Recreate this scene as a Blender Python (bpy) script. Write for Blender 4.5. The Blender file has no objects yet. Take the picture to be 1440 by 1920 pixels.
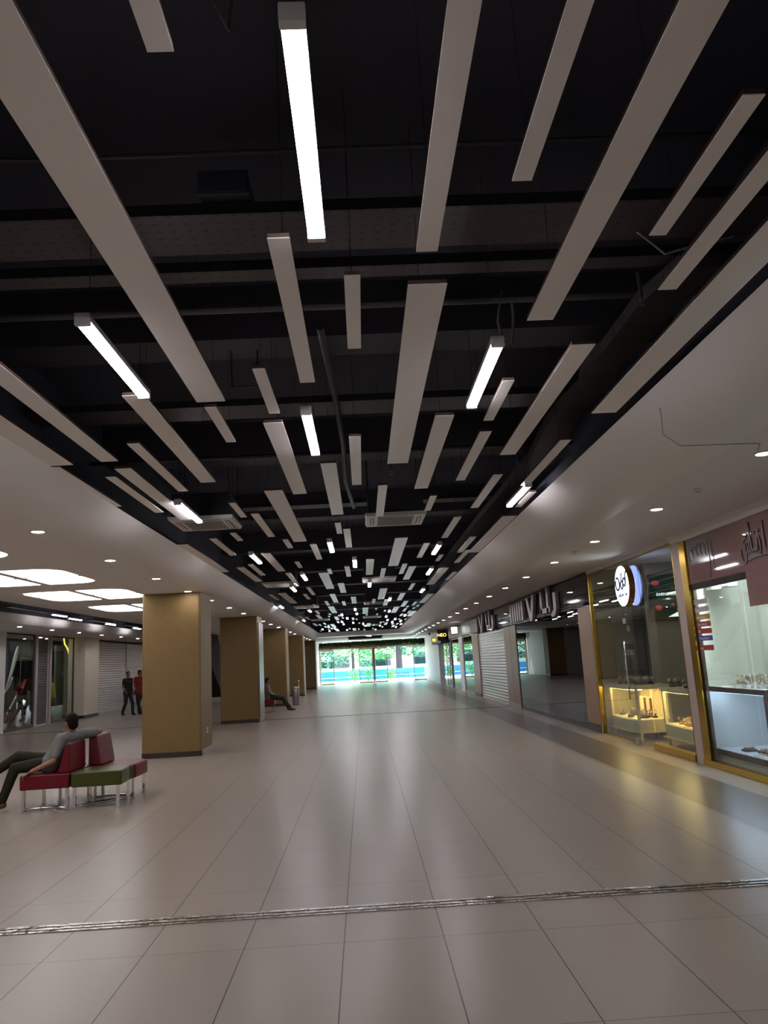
import bpy, bmesh, math, random
from mathutils import Vector, Matrix
random.seed(7)
sc = bpy.context.scene
COL = sc.collection

# ------------------------------------------------------------------ camera, world, exposure
EYE = 1.65
F_PX = 1450.0
def axis_y():
    v = Vector((683 - 720, -(1240 - 960), -F_PX)); return v.normalized()
dY = axis_y()
ax = 310.0 - 720
bz = -(dY.x * ax + dY.z * (-F_PX)) / dY.y
dZ = Vector((ax, bz, -F_PX)).normalized()
dX = dY.cross(dZ)
cam_data = bpy.data.cameras.new('camera')
cam = bpy.data.objects.new('camera', cam_data)
COL.objects.link(cam)
cam_data.sensor_fit = 'VERTICAL'
cam_data.sensor_height = 36.0
cam_data.lens = F_PX / 1920.0 * 36.0
cam_data.clip_start = 0.05
cam_data.clip_end = 400
R = Matrix((dX, dY, dZ))
cam.matrix_world = Matrix.Translation((0, 0, EYE)) @ R.to_4x4()
sc.camera = cam

world = bpy.data.worlds.new('daylight')
sc.world = world
world.use_nodes = True
wn = world.node_tree
bg = wn.nodes['Background']
bg.inputs['Color'].default_value = (0.80, 0.92, 1.0, 1)
bg.inputs['Strength'].default_value = 3.6

sun = bpy.data.lights.new('sun', 'SUN')
sun.energy = 8.0
sun.angle = math.radians(1.5)
sun_o = bpy.data.objects.new('sun', sun)
COL.objects.link(sun_o)
sun_o.rotation_euler = (math.radians(-28), math.radians(24), 0)

portal = bpy.data.lights.new('entrance_daylight', 'AREA')
portal.shape = 'RECTANGLE'; portal.size = 8.3; portal.size_y = 2.7
portal_o = bpy.data.objects.new('entrance_daylight', portal)
COL.objects.link(portal_o)
portal_o.location = (0.7, 61.9, 1.35)
portal_o.rotation_euler = (math.radians(-90), 0, 0)
portal.cycles.is_portal = True

sc.view_settings.view_transform = 'Standard'
sc.view_settings.look = 'None'
sc.view_settings.gamma = 1
sc.view_settings.use_curve_mapping = False
sc.view_settings.exposure = 0.97
sc.cycles.max_bounces = 7
sc.cycles.diffuse_bounces = 4
sc.cycles.glossy_bounces = 4
sc.cycles.transparent_max_bounces = 12
sc.cycles.transmission_bounces = 4
sc.cycles.sample_clamp_indirect = 4.0
sc.cycles.use_denoising = True
sc.cycles.caustics_reflective = False
sc.cycles.caustics_refractive = False

TUBE = 20.0       # linear tubes
SPOT = 60.0       # recessed downlights
SKYP = 2.1        # luminous ceiling panels

# ------------------------------------------------------------------ materials
MATS = {}
def srgb(r, g, b):
    f = lambda c: (c / 255 / 12.92) if c / 255 <= 0.04045 else ((c / 255 + 0.055) / 1.055) ** 2.4
    return (f(r), f(g), f(b))
def mat(name, col, rough=0.5, metal=0.0, emit=0.0, ecol=None, spec=0.5, coat=0.0, var=0.0, vscale=6.0, bump=0.0, bscale=40.0):
    if name in MATS: return MATS[name]
    m = bpy.data.materials.new(name); m.use_nodes = True
    nt = m.node_tree; b = nt.nodes['Principled BSDF']
    b.inputs['Base Color'].default_value = (*col, 1)
    b.inputs['Roughness'].default_value = rough
    b.inputs['Metallic'].default_value = metal
    b.inputs['Specular IOR Level'].default_value = spec
    if coat: b.inputs['Coat Weight'].default_value = coat; b.inputs['Coat Roughness'].default_value = 0.08
    if emit:
        b.inputs['Emission Color'].default_value = (*(ecol or col), 1)
        b.inputs['Emission Strength'].default_value = emit
    tc = nt.nodes.new('ShaderNodeTexCoord')
    if var:
        n = nt.nodes.new('ShaderNodeTexNoise'); n.inputs['Scale'].default_value = vscale; n.inputs['Detail'].default_value = 5
        nt.links.new(tc.outputs['Object'], n.inputs['Vector'])
        r = nt.nodes.new('ShaderNodeMapRange'); r.inputs['To Min'].default_value = 1 - var; r.inputs['To Max'].default_value = 1 + var
        nt.links.new(n.outputs['Fac'], r.inputs['Value'])
        mx = nt.nodes.new('ShaderNodeVectorMath'); mx.operation = 'SCALE'; mx.inputs[0].default_value = col
        nt.links.new(r.outputs['Result'], mx.inputs['Scale'])
        nt.links.new(mx.outputs['Vector'], b.inputs['Base Color'])
    if bump:
        n2 = nt.nodes.new('ShaderNodeTexNoise'); n2.inputs['Scale'].default_value = bscale; n2.inputs['Detail'].default_value = 4
        nt.links.new(tc.outputs['Object'], n2.inputs['Vector'])
        bp = nt.nodes.new('ShaderNodeBump'); bp.inputs['Strength'].default_value = bump; bp.inputs['Distance'].default_value = 0.02
        nt.links.new(n2.outputs['Fac'], bp.inputs['Height']); nt.links.new(bp.outputs['Normal'], b.inputs['Normal'])
    MATS[name] = m
    return m
def glass(name, tint=(0.9, 0.95, 0.93), refl=1.0, ior=1.5, rough=0.0):
    if name in MATS: return MATS[name]
    m = bpy.data.materials.new(name); m.use_nodes = True
    nt = m.node_tree; nt.nodes.remove(nt.nodes['Principled BSDF'])
    out = nt.nodes['Material Output']
    tr = nt.nodes.new('ShaderNodeBsdfTransparent'); tr.inputs['Color'].default_value = (*tint, 1)
    gl = nt.nodes.new('ShaderNodeBsdfGlossy'); gl.inputs['Roughness'].default_value = rough
    gl.inputs['Color'].default_value = (refl, refl, refl, 1)
    fr = nt.nodes.new('ShaderNodeFresnel')
    ge = nt.nodes.new('ShaderNodeNewGeometry'); mr = nt.nodes.new('ShaderNodeMapRange')   # same reflectance on both faces of a thin pane
    mr.inputs['To Min'].default_value = ior; mr.inputs['To Max'].default_value = 1.0 / ior
    nt.links.new(ge.outputs['Backfacing'], mr.inputs['Value']); nt.links.new(mr.outputs['Result'], fr.inputs['IOR'])
    mx = nt.nodes.new('ShaderNodeMixShader')
    nt.links.new(fr.outputs[0], mx.inputs[0]); nt.links.new(tr.outputs[0], mx.inputs[1]); nt.links.new(gl.outputs[0], mx.inputs[2])
    nt.links.new(mx.outputs[0], out.inputs['Surface'])
    MATS[name] = m
    return m

M = mat
white_panel = M('white_panel', (0.92, 0.88, 0.87), 0.29, var=0.02)
panel_side = M('panel_core', (0.10, 0.07, 0.06), 0.8, spec=0.2)
soffit = M('soffit_paint', (0.80, 0.77, 0.75), 0.6, spec=0.3, var=0.02, vscale=1.5)
cove_m = M('cove_gloss_paint', (0.80, 0.775, 0.76), 0.33, var=0.02, vscale=1.5)
black_slab = M('black_painted_slab', (0.024, 0.024, 0.040), 0.75, var=0.35, vscale=2.0, bump=0.2)
black_beam = M('black_painted_beam', (0.024, 0.021, 0.030), 0.6, var=0.3, vscale=3.0, bump=0.2)
dark_metal = M('dark_metal', (0.035, 0.033, 0.038), 0.4, 0.6, var=0.3)
tube_on = M('tube_light', (1, 1, 1), 0.4, emit=TUBE, ecol=(1.0, 0.955, 1.0))
spot_on = M('downlight_lens', (1, 1, 1), 0.4, emit=SPOT, ecol=(1.0, 0.94, 0.89))
sky_on = M('luminous_panel', (1, 1, 1), 0.4, emit=SKYP, ecol=(1.0, 0.96, 0.93))
grey_cap = M('grey_end_cap', (0.66, 0.66, 0.68), 0.45)
white_plastic = M('white_plastic', (0.72, 0.70, 0.66), 0.4)
grille_m = M('grey_grille', (0.32, 0.31, 0.29), 0.5)
black_m = M('matt_black', (0.012, 0.012, 0.012), 0.5)
column_m = M('ochre_cladding', (0.20, 0.128, 0.050), 0.5, spec=0.3, var=0.10, vscale=9.0, bump=0.05)
skirt_m = M('dark_skirting', (0.03, 0.018, 0.014), 0.4)
skirt_light = M('pale_skirting', (0.35, 0.31, 0.29), 0.4)
beige_wall = M('beige_wall', (0.76, 0.67, 0.57), 0.5, var=0.03)
brown_pier = M('tan_brown_cladding', (0.30, 0.165, 0.09), 0.4, var=0.05)
white_wall = M('white_wall', (0.70, 0.69, 0.67), 0.45, var=0.03)
brass = M('polished_brass', (0.60, 0.38, 0.045), 0.22, 1.0, bump=0.03)
brass_dull = M('dull_brass', (0.50, 0.36, 0.14), 0.4, 0.7)
chrome = M('chrome', (0.72, 0.72, 0.72), 0.12, 1.0)
steel = M('brushed_steel', (0.42, 0.40, 0.39), 0.3, 1.0, bump=0.1)
red_v = M('red_vinyl', (0.125, 0.004, 0.012), 0.4, spec=0.3, var=0.05, bump=0.04, bscale=120)
green_v = M('green_vinyl', (0.050, 0.058, 0.009), 0.4, spec=0.3, var=0.05, bump=0.04, bscale=120)
skin_m = M('skin', (0.26, 0.125, 0.075), 0.5, var=0.06)
skin_dark = M('skin_darker_tan', (0.22, 0.11, 0.07), 0.5, var=0.06)  # slightly darker skin tone for the far figures
hair_m = M('dark_hair', (0.006, 0.004, 0.003), 0.75, spec=0.15, bump=0.6, bscale=150)
grey_shirt = M('grey_shirt', (0.15, 0.15, 0.145), 0.8, var=0.12, vscale=18, bump=0.5, bscale=14)
olive_trousers = M('olive_trousers', (0.020, 0.017, 0.010), 0.85, spec=0.2, var=0.12, vscale=14, bump=0.4, bscale=12)
black_cloth = M('black_cloth', (0.010, 0.010, 0.012), 0.8, bump=0.3, bscale=20)
jeans = M('dark_jeans', (0.020, 0.022, 0.030), 0.8, bump=0.3, bscale=20)
red_cloth = M('red_cloth', (0.20, 0.008, 0.012), 0.8, bump=0.3, bscale=20)
plaid = M('brown_plaid_shirt', (0.16, 0.10, 0.08), 0.8, var=0.5, vscale=30)
leather_b = M('brown_leather', (0.10, 0.035, 0.02), 0.4)
shoe_b = M('black_shoe', (0.012, 0.010, 0.010), 0.35)

def floor_material():
    m = bpy.data.materials.new('porcelain_floor_tiles'); m.use_nodes = True
    nt = m.node_tree; N = nt.nodes; Lk = nt.links; b = N['Principled BSDF']
    tc = N.new('ShaderNodeTexCoord'); sp = N.new('ShaderNodeSeparateXYZ')
    Lk.new(tc.outputs['Object'], sp.inputs[0])
    def mth(op, a, c=None, d=None):
        n = N.new('ShaderNodeMath'); n.operation = op
        for i, v in enumerate((a, c, d)):
            if v is None: continue
            if isinstance(v, (int, float)): n.inputs[i].default_value = v
            else: Lk.new(v, n.inputs[i])
        return n.outputs[0]
    u = mth('DIVIDE', mth('SUBTRACT', sp.outputs['X'], 0.4), 0.6)
    v = mth('DIVIDE', mth('SUBTRACT', sp.outputs['Y'], 5.055), 1.217)
    fu = mth('ABSOLUTE', mth('SUBTRACT', mth('FRACT', mth('ADD', u, 0.5)), 0.5))
    fv = mth('ABSOLUTE', mth('SUBTRACT', mth('FRACT', mth('ADD', v, 0.5)), 0.5))
    gu = mth('LESS_THAN', fu, 0.0064)
    gv = mth('MULTIPLY', mth('LESS_THAN', fv, 0.0021), 0.9)
    g = mth('MAXIMUM', gu, gv)
    cb = N.new('ShaderNodeCombineXYZ')
    Lk.new(mth('FLOOR', u), cb.inputs[0]); Lk.new(mth('FLOOR', v), cb.inputs[1])
    wnz = N.new('ShaderNodeTexWhiteNoise'); wnz.noise_dimensions = '2D'; Lk.new(cb.outputs[0], wnz.inputs['Vector'])
    nz = N.new('ShaderNodeTexNoise'); nz.inputs['Scale'].default_value = 3.0; nz.inputs['Detail'].default_value = 6
    Lk.new(tc.outputs['Object'], nz.inputs['Vector'])
    k = mth('ADD', mth('MULTIPLY', wnz.outputs['Value'], 0.06), mth('MULTIPLY', nz.outputs['Fac'], 0.05))
    k = mth('ADD', k, 0.95)
    band = mth('MULTIPLY', mth('GREATER_THAN', sp.outputs['X'], 3.43), mth('LESS_THAN', sp.outputs['X'], 4.22))
    mixb = N.new('ShaderNodeMix'); mixb.data_type = 'RGBA'
    mixb.inputs['A'].default_value = (0.29, 0.246, 0.212, 1); mixb.inputs['B'].default_value = (0.095, 0.073, 0.058, 1)
    Lk.new(band, mixb.inputs['Factor'])
    sc_ = N.new('ShaderNodeVectorMath'); sc_.operation = 'SCALE'
    Lk.new(mixb.outputs['Result'], sc_.inputs[0]); Lk.new(k, sc_.inputs['Scale'])
    mg = N.new('ShaderNodeMix'); mg.data_type = 'RGBA'; mg.inputs['B'].default_value = (0.05, 0.04, 0.035, 1)
    Lk.new(g, mg.inputs['Factor']); Lk.new(sc_.outputs[0], mg.inputs['A'])
    Lk.new(mg.outputs['Result'], b.inputs['Base Color'])
    b.inputs['Roughness'].default_value = 0.28
    b.inputs['Specular IOR Level'].default_value = 0.33
    return m
floor_m = floor_material()

def slat_material(name, col, pitch=0.09, rough=0.35, metal=0.6):
    """rolled shutter: curved horizontal slats come from geometry; this adds only slight variation"""
    return M(name, col, rough, metal, var=0.05, vscale=4)
shutter_w = slat_material('pale_shutter_slats', (0.78, 0.70, 0.68), rough=0.32, metal=0.35)
shutter_d = slat_material('mauve_grey_shutter_slats', (0.13, 0.105, 0.115), rough=0.4, metal=0.2)
shutter_s = slat_material('silver_shutter_slats', (0.42, 0.36, 0.33), rough=0.3, metal=0.6)
clear_glass = glass('clear_shop_glass', (0.90, 0.95, 0.92))
tint_glass = glass('tinted_shop_glass', (0.42, 0.42, 0.40), 1.0, 1.9)
mirror_glass = glass('dark_reflective_glass', (0.10, 0.10, 0.11), 0.62, 1.85)
door_glass = glass('entrance_glass', (0.80, 0.95, 0.92), 1.0, 1.45)
case_glass = glass('showcase_glass', (0.95, 0.97, 0.95))

# ------------------------------------------------------------------ geometry helpers
def box(bm, x0, x1, y0, y1, z0, z1):
    v = [bm.verts.new((x, y, z)) for z in (z0, z1) for y in (y0, y1) for x in (x0, x1)]
    for f in ((0, 2, 3, 1), (4, 5, 7, 6), (0, 1, 5, 4), (2, 6, 7, 3), (0, 4, 6, 2), (1, 3, 7, 5)):
        bm.faces.new([v[i] for i in f])
def frame_of(d):
    d = Vector(d).normalized()
    up = Vector((0, 0, 1)) if abs(d.z) < 0.95 else Vector((1, 0, 0))
    a = d.cross(up).normalized(); return a, d.cross(a).normalized()
def cone(bm, p, q, r1, r2=None, seg=16, cap=True):
    p, q = Vector(p), Vector(q); r2 = r1 if r2 is None else r2
    a, b = frame_of(q - p)
    A = []; B = []
    for i in range(seg):
        t = 2 * math.pi * i / seg; d = a * math.cos(t) + b * math.sin(t)
        A.append(bm.verts.new(p + d * r1)); B.append(bm.verts.new(q + d * r2))
    for i in range(seg):
        j = (i + 1) % seg; bm.faces.new((A[i], B[i], B[j], A[j]))
    if cap: bm.faces.new(A); bm.faces.new(B[::-1])
def tube(bm, pts, r, seg=8):
    pts = [Vector(p) for p in pts]; rings = []
    rr = r if isinstance(r, (list, tuple)) else [r] * len(pts)
    prev = None
    for i, p in enumerate(pts):
        d = (pts[min(i + 1, len(pts) - 1)] - pts[max(i - 1, 0)]).normalized()
        if prev is None: a, b = frame_of(d)
        else:
            a = (prev - d * prev.dot(d)).normalized(); b = d.cross(a).normalized()
        prev = a
        rings.append([bm.verts.new(p + (a * math.cos(2 * math.pi * k / seg) + b * math.sin(2 * math.pi * k / seg)) * rr[i]) for k in range(seg)])
    for A, B in zip(rings, rings[1:]):
        for k in range(seg):
            j = (k + 1) % seg; bm.faces.new((A[k], A[j], B[j], B[k]))
    bm.faces.new(rings[0][::-1]); bm.faces.new(rings[-1])
def ball(bm, c, r, seg=14, rings=10, rot=None):
    c = Vector(c); r = (r, r, r) if isinstance(r, (int, float)) else r
    m = Matrix.Translation(c) @ (rot.to_4x4() if rot else Matrix.Identity(4)) @ Matrix.Diagonal((*r, 1))
    bmesh.ops.create_uvsphere(bm, u_segments=seg, v_segments=rings, radius=1, matrix=m)
def capsule(bm, p, q, r1, r2, seg=14):
    """tapered limb with round ends (closed, outward facing)"""
    p, q = Vector(p), Vector(q)
    d = (q - p); L = d.length
    if L < 1e-5: ball(bm, p, r1); return
    a, b = frame_of(d); d.normalize()
    rings = []
    prof = []
    for k in range(1, 5): t = math.pi / 2 * (1 - k / 4); prof.append((-r1 * math.sin(t), r1 * math.cos(t)))
    for k in range(0, 4): t = math.pi / 2 * (k / 4); prof.append((L + r2 * math.sin(t), r2 * math.cos(t)))
    for h, rad in prof:
        rings.append([bm.verts.new(p + d * h + (a * math.cos(2 * math.pi * i / seg) + b * math.sin(2 * math.pi * i / seg)) * rad) for i in range(seg)])
    s = bm.verts.new(p - d * r1); e = bm.verts.new(q + d * r2)
    for i in range(seg):
        j = (i + 1) % seg
        bm.faces.new((s, rings[0][i], rings[0][j]))
        bm.faces.new((e, rings[-1][j], rings[-1][i]))
        for A, B in zip(rings, rings[1:]): bm.faces.new((A[i], B[i], B[j], A[j]))
def prism(bm, poly, axis, a0, a1):
    """poly: 2-D points; axis 'x': (y,z), 'y': (x,z), 'z': (x,y)"""
    def P(u, v, w):
        return {'x': (w, u, v), 'y': (u, w, v), 'z': (u, v, w)}[axis]
    A = [bm.verts.new(P(u, v, a0)) for u, v in poly]; B = [bm.verts.new(P(u, v, a1)) for u, v in poly]
    n = len(poly)
    for i in range(n): bm.faces.new((A[i], A[(i + 1) % n], B[(i + 1) % n], B[i]))
    bm.faces.new(A[::-1]); bm.faces.new(B)
def lathe(bm, prof, seg=20, c=(0, 0, 0), cap=True):
    rings = []
    for r, z in prof:
        rings.append([bm.verts.new((c[0] + r * math.cos(2 * math.pi * i / seg), c[1] + r * math.sin(2 * math.pi * i / seg), c[2] + z)) for i in range(seg)])
    for A, B in zip(rings, rings[1:]):
        for i in range(seg):
            j = (i + 1) % seg; bm.faces.new((A[i], A[j], B[j], B[i]))
    if cap: bm.faces.new(rings[0][::-1]); bm.faces.new(rings[-1])
def NB(): return bmesh.new()
def obj(name, bm, m, parent=None, smooth=False, bevel=0.0, bseg=2):
    bmesh.ops.recalc_face_normals(bm, faces=bm.faces)
    me = bpy.data.meshes.new(name); bm.to_mesh(me); bm.free()
    for mm in (m if isinstance(m, (list, tuple)) else [m]): me.materials.append(mm)
    if smooth:
        for p in me.polygons: p.use_smooth = True
    o = bpy.data.objects.new(name, me); COL.objects.link(o)
    if parent is not None: o.parent = parent
    if bevel:
        md = o.modifiers.new('bevel', 'BEVEL'); md.width = bevel; md.segments = bseg; md.limit_method = 'ANGLE'; md.angle_limit = math.radians(40)
        for p in me.polygons: p.use_smooth = True
        wnm = o.modifiers.new('wn', 'WEIGHTED_NORMAL')
    return o
def bx(name, m, x0, x1, y0, y1, z0, z1, parent=None, bevel=0.0):
    bm = NB(); box(bm, x0, x1, y0, y1, z0, z1); return obj(name, bm, m, parent, bevel=bevel)
def tag(o, label=None, cat=None, group=None, kind=None):
    if label: o['label'] = label
    if cat: o['category'] = cat
    if group: o['group'] = group
    if kind: o['kind'] = kind
    return o
def thing(name, loc, label, cat, group=None, rz=0.0, kind=None):
    o = bpy.data.objects.new(name, None); COL.objects.link(o)
    o.location = loc; o.rotation_euler = (0, 0, rz); o.empty_display_size = 0.1
    return tag(o, label, cat, group, kind or 'thing')
def struct(o, label=None):
    o['kind'] = 'structure'
    if label: o['label'] = label
    return o
def dup(root, loc, rz=0.0, label=None, group=None, rot=None, scale=None):
    r = root.copy(); COL.objects.link(r); r.location = loc
    r.rotation_euler = rot if rot else (0, 0, rz)
    if scale: r.scale = scale
    if label: r['label'] = label
    if group: r['group'] = group
    for ch in list(root.children):
        c = ch.copy(); COL.objects.link(c); c.parent = r
        for g in list(ch.children):
            d = g.copy(); COL.objects.link(d); d.parent = c
    return r
ORD = ['nearest', 'second nearest', 'third nearest', 'fourth nearest', 'fifth nearest', 'sixth nearest', 'seventh nearest', 'eighth nearest',
       'ninth nearest', 'tenth nearest', 'eleventh nearest', 'twelfth nearest', 'thirteenth nearest', 'fourteenth nearest', 'fifteenth nearest',
       'sixteenth nearest', 'seventeenth nearest', 'eighteenth nearest', 'nineteenth nearest', 'twentieth nearest', 'twenty-first nearest',
       'twenty-second nearest', 'twenty-third nearest', 'twenty-fourth nearest', 'twenty-fifth nearest', 'twenty-sixth nearest',
       'twenty-seventh nearest', 'twenty-eighth nearest', 'twenty-ninth nearest', 'thirtieth nearest', 'thirty-first nearest', 'thirty-second nearest']
def text(name, s, m, size, loc, rot, parent=None, extrude=0.003, align='CENTER', sx=1.0, shear=0.0, offset=0.0):
    cu = bpy.data.curves.new(name, 'FONT'); cu.body = s; cu.size = size; cu.extrude = extrude
    cu.align_x = align; cu.align_y = 'CENTER'; cu.shear = shear; cu.offset = offset
    cu.materials.append(m)
    o = bpy.data.objects.new(name, cu); COL.objects.link(o)
    bpy.context.view_layer.update()
    me = bpy.data.meshes.new_from_object(o.evaluated_get(bpy.context.evaluated_depsgraph_get()))
    COL.objects.unlink(o); bpy.data.objects.remove(o); bpy.data.curves.remove(cu)
    me.name = name
    if not me.materials: me.materials.append(m)
    o = bpy.data.objects.new(name, me); COL.objects.link(o)
    if parent is not None: o.parent = parent
    o.location = loc; o.rotation_euler = rot; o.scale = (sx, 1, 1)
    return o
FACE_LEFT = (math.pi / 2, 0, -math.pi / 2)    # text on the right wall, read from the hall

# ------------------------------------------------------------------ the setting
XR, XL = 4.66, -11.75
YB, YE = -9.0, 61.5
ZC = 3.22
OP = (-2.70, 2.20, YB, 48.0)                 # main opening in the ceiling
bm = NB(); box(bm, -13.5, 8.6, YB, YE + 0.5, -0.12, 0.0)
struct(obj('floor', bm, floor_m), 'glossy grey-beige porcelain tile floor with a darker band along the shops')

# flat soffits around the openings
bm = NB()
box(bm, 3.10, 8.6, YB, YE, ZC, ZC + 0.08)
box(bm, -6.2, -3.348, YB, YE, ZC, ZC + 0.08)
box(bm, -3.348, 3.10, 48.90, 49.4, ZC, ZC + 0.08)
box(bm, -3.348, -1.05, 49.4, YE, ZC, ZC + 0.08)
box(bm, 1.35, 3.10, 49.4, YE, ZC, ZC + 0.08)
box(bm, -1.05, 1.35, 57.0, YE, ZC, ZC + 0.08)
box(bm, -13.5, -10.12, YB, 56.0, ZC, ZC + 0.08)
# gently rising slope towards the narrow black slot
prism(bm, [(-6.2, ZC), (-7.6, ZC + 0.09), (-7.6, ZC + 0.17), (-6.2, ZC + 0.08)], 'y', YB, 56.0)
struct(obj('ceiling', bm, soffit), 'white plasterboard ceiling around the dark openings')

def cove(name, x0, x1, y0, y1, depth=0.90, rise=0.28, label=''):
    """bull-nosed white edge of an opening: flat soffit outside, vertical lip inside"""
    bm = NB(); n = 9; loops = []
    for i in range(n + 1):
        t = math.pi / 2 * i / n
        d = depth * (1 - i / n); dl = d * 0.72; z = ZC - 0.0005 + rise * (i / n) ** 1.9
        loops.append([(x0 - dl, y0, z), (x0 - dl, y1 + d, z), (x1 + d, y1 + d, z), (x1 + d, y0, z)])
    loops.append([(x0 - 0.02, y0, ZC + rise + 0.01), (x0 - 0.02, y1 + 0.02, ZC + rise + 0.01), (x1 + 0.02, y1 + 0.02, ZC + rise + 0.01), (x1 + 0.02, y0, ZC + rise + 0.01)])
    R_ = [[bm.verts.new(p) for p in lp] for lp in loops]
    for A, B in zip(R_, R_[1:]):
        for i in range(3): bm.faces.new((A[i], A[i + 1], B[i + 1], B[i]))
    o = obj(name, bm, cove_m)
    for p in o.data.polygons: p.use_smooth = True
    md = o.modifiers.new('es', 'EDGE_SPLIT'); md.split_angle = math.radians(50)
    return struct(o, label)
cove('trim_1', OP[0], OP[1], YB, OP[3], label='curved glossy white edge around the main dark ceiling opening')
# far curved edge of the narrow slot by the left shops
bm = NB(); pr = []
for i in range(9):
    t = math.pi / 2 * i / 8
    pr.append((-10.12 + 0.30 * math.sin(t), ZC + 0.28 * (1 - math.cos(t))))
pr += [(-9.84, ZC + 0.30), (-10.12, ZC + 0.30)]
prism(bm, pr, 'y', YB, 56.0)
struct(obj('trim_2', bm, soffit, smooth=False), 'curved white edge beside the narrow black ceiling slot')

# dark plenum above the openings
bm = NB()
box(bm, -3.4, 2.9, YB, 48.8, 4.75, 4.9)
box(bm, -3.4, -3.2, YB, 48.8, 3.5, 4.75)
box(bm, 2.7, 2.9, YB, 48.8, 3.5, 4.75)
box(bm, -3.4, 2.9, 48.5, 48.7, 3.5, 4.75)
# skirt of black board standing just behind the lip
box(bm, OP[0] - 0.12, OP[0] - 0.09, YB, OP[3] + 0.1, 3.49, 3.62)
box(bm, OP[1] + 0.05, OP[1] + 0.08, YB, OP[3] + 0.1, 3.50, 3.66)
box(bm, -1.2, 1.5, 49.3, 57.2, 4.62, 4.7)
box(bm, -1.2, -1.05, 49.3, 57.2, ZC + 0.08, 4.62); box(bm, 1.35, 1.5, 49.3, 57.2, ZC + 0.08, 4.62)
box(bm, -1.2, 1.5, 57.0, 57.2, ZC + 0.08, 4.62)
box(bm, -10.2, -7.4, YB, 56.0, 4.75, 4.85); box(bm, -7.62, -7.5, YB, 56.0, ZC + 0.17, 4.75); box(bm, -10.2, -10.08, YB, 56, ZC + 0.3, 4.75)
struct(obj('ceiling_slab', bm, black_slab), 'black painted concrete slab above the ceiling openings')
bm = NB()
for y in (1.2, 5.95, 9.6, 13.9, 18.0, 22.3, 26.5, 30.7, 35, 39.2, 43.4):
    box(bm, -3.2, 2.7, y, y + 0.42, 4.28, 4.75)
struct(obj('trim_3', bm, black_beam), 'dark painted transverse beams under the slab')

def walls():
    W = lambda n, m, *a: struct(bx(n, m, *a))
    W('wall_back', beige_wall, -13.5, 8.6, YB - 0.2, YB, 0, 4.9)
    W('wall_outer_left', beige_wall, -13.7, -13.5, YB, 56.2, 0, 4.9)
    W('wall_outer_right', beige_wall, 8.6, 8.8, YB, YE, 0, 3.4)
    W('wall_far_left', white_wall, -13.5, -4.35, 55.8, 56.0, 0, 4.9)
    W('wall_entrance_left', white_wall, -4.35, -3.55, 55.8, YE + 0.2, 0, 3.3)
    W('wall_entrance_right', white_wall, 4.92, 8.6, YE - 0.1, YE + 0.1, 0, 3.3)
    W('roof', black_slab, -13.7, 8.8, YB - 0.2, YE + 0.3, 4.9, 5.0)
    W('wall_over_entrance', white_wall, -4.35, 8.6, YE, YE + 0.2, 3.28, 4.9)
    W('wall_right_upper', soffit, 5.6, 5.65, YB, YE, ZC + 0.08, 4.9)
walls()

# metal expansion joints in the floor
joint_m = M('crumpled_metal_joint', (0.46, 0.43, 0.41), 0.16, 0.95, var=0.35, vscale=5, bump=1.0, bscale=7)
bm = NB()
box(bm, -13.4, 8.5, 5.60, 5.75, 0.0, 0.006); box(bm, -13.4, 8.5, 5.64, 5.655, 0.006, 0.010); box(bm, -13.4, 8.5, 5.70, 5.71, 0.006, 0.010)
struct(obj('trim_4', bm, joint_m), 'metal expansion joint strip across the near floor')
bm = NB(); box(bm, -11.6, 4.6, 25.18, 25.28, 0.0, 0.006)
struct(obj('trim_5', bm, M('dark_joint', (0.06, 0.05, 0.045), 0.3, 0.6)), 'dark expansion joint line across the floor farther away')

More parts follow.
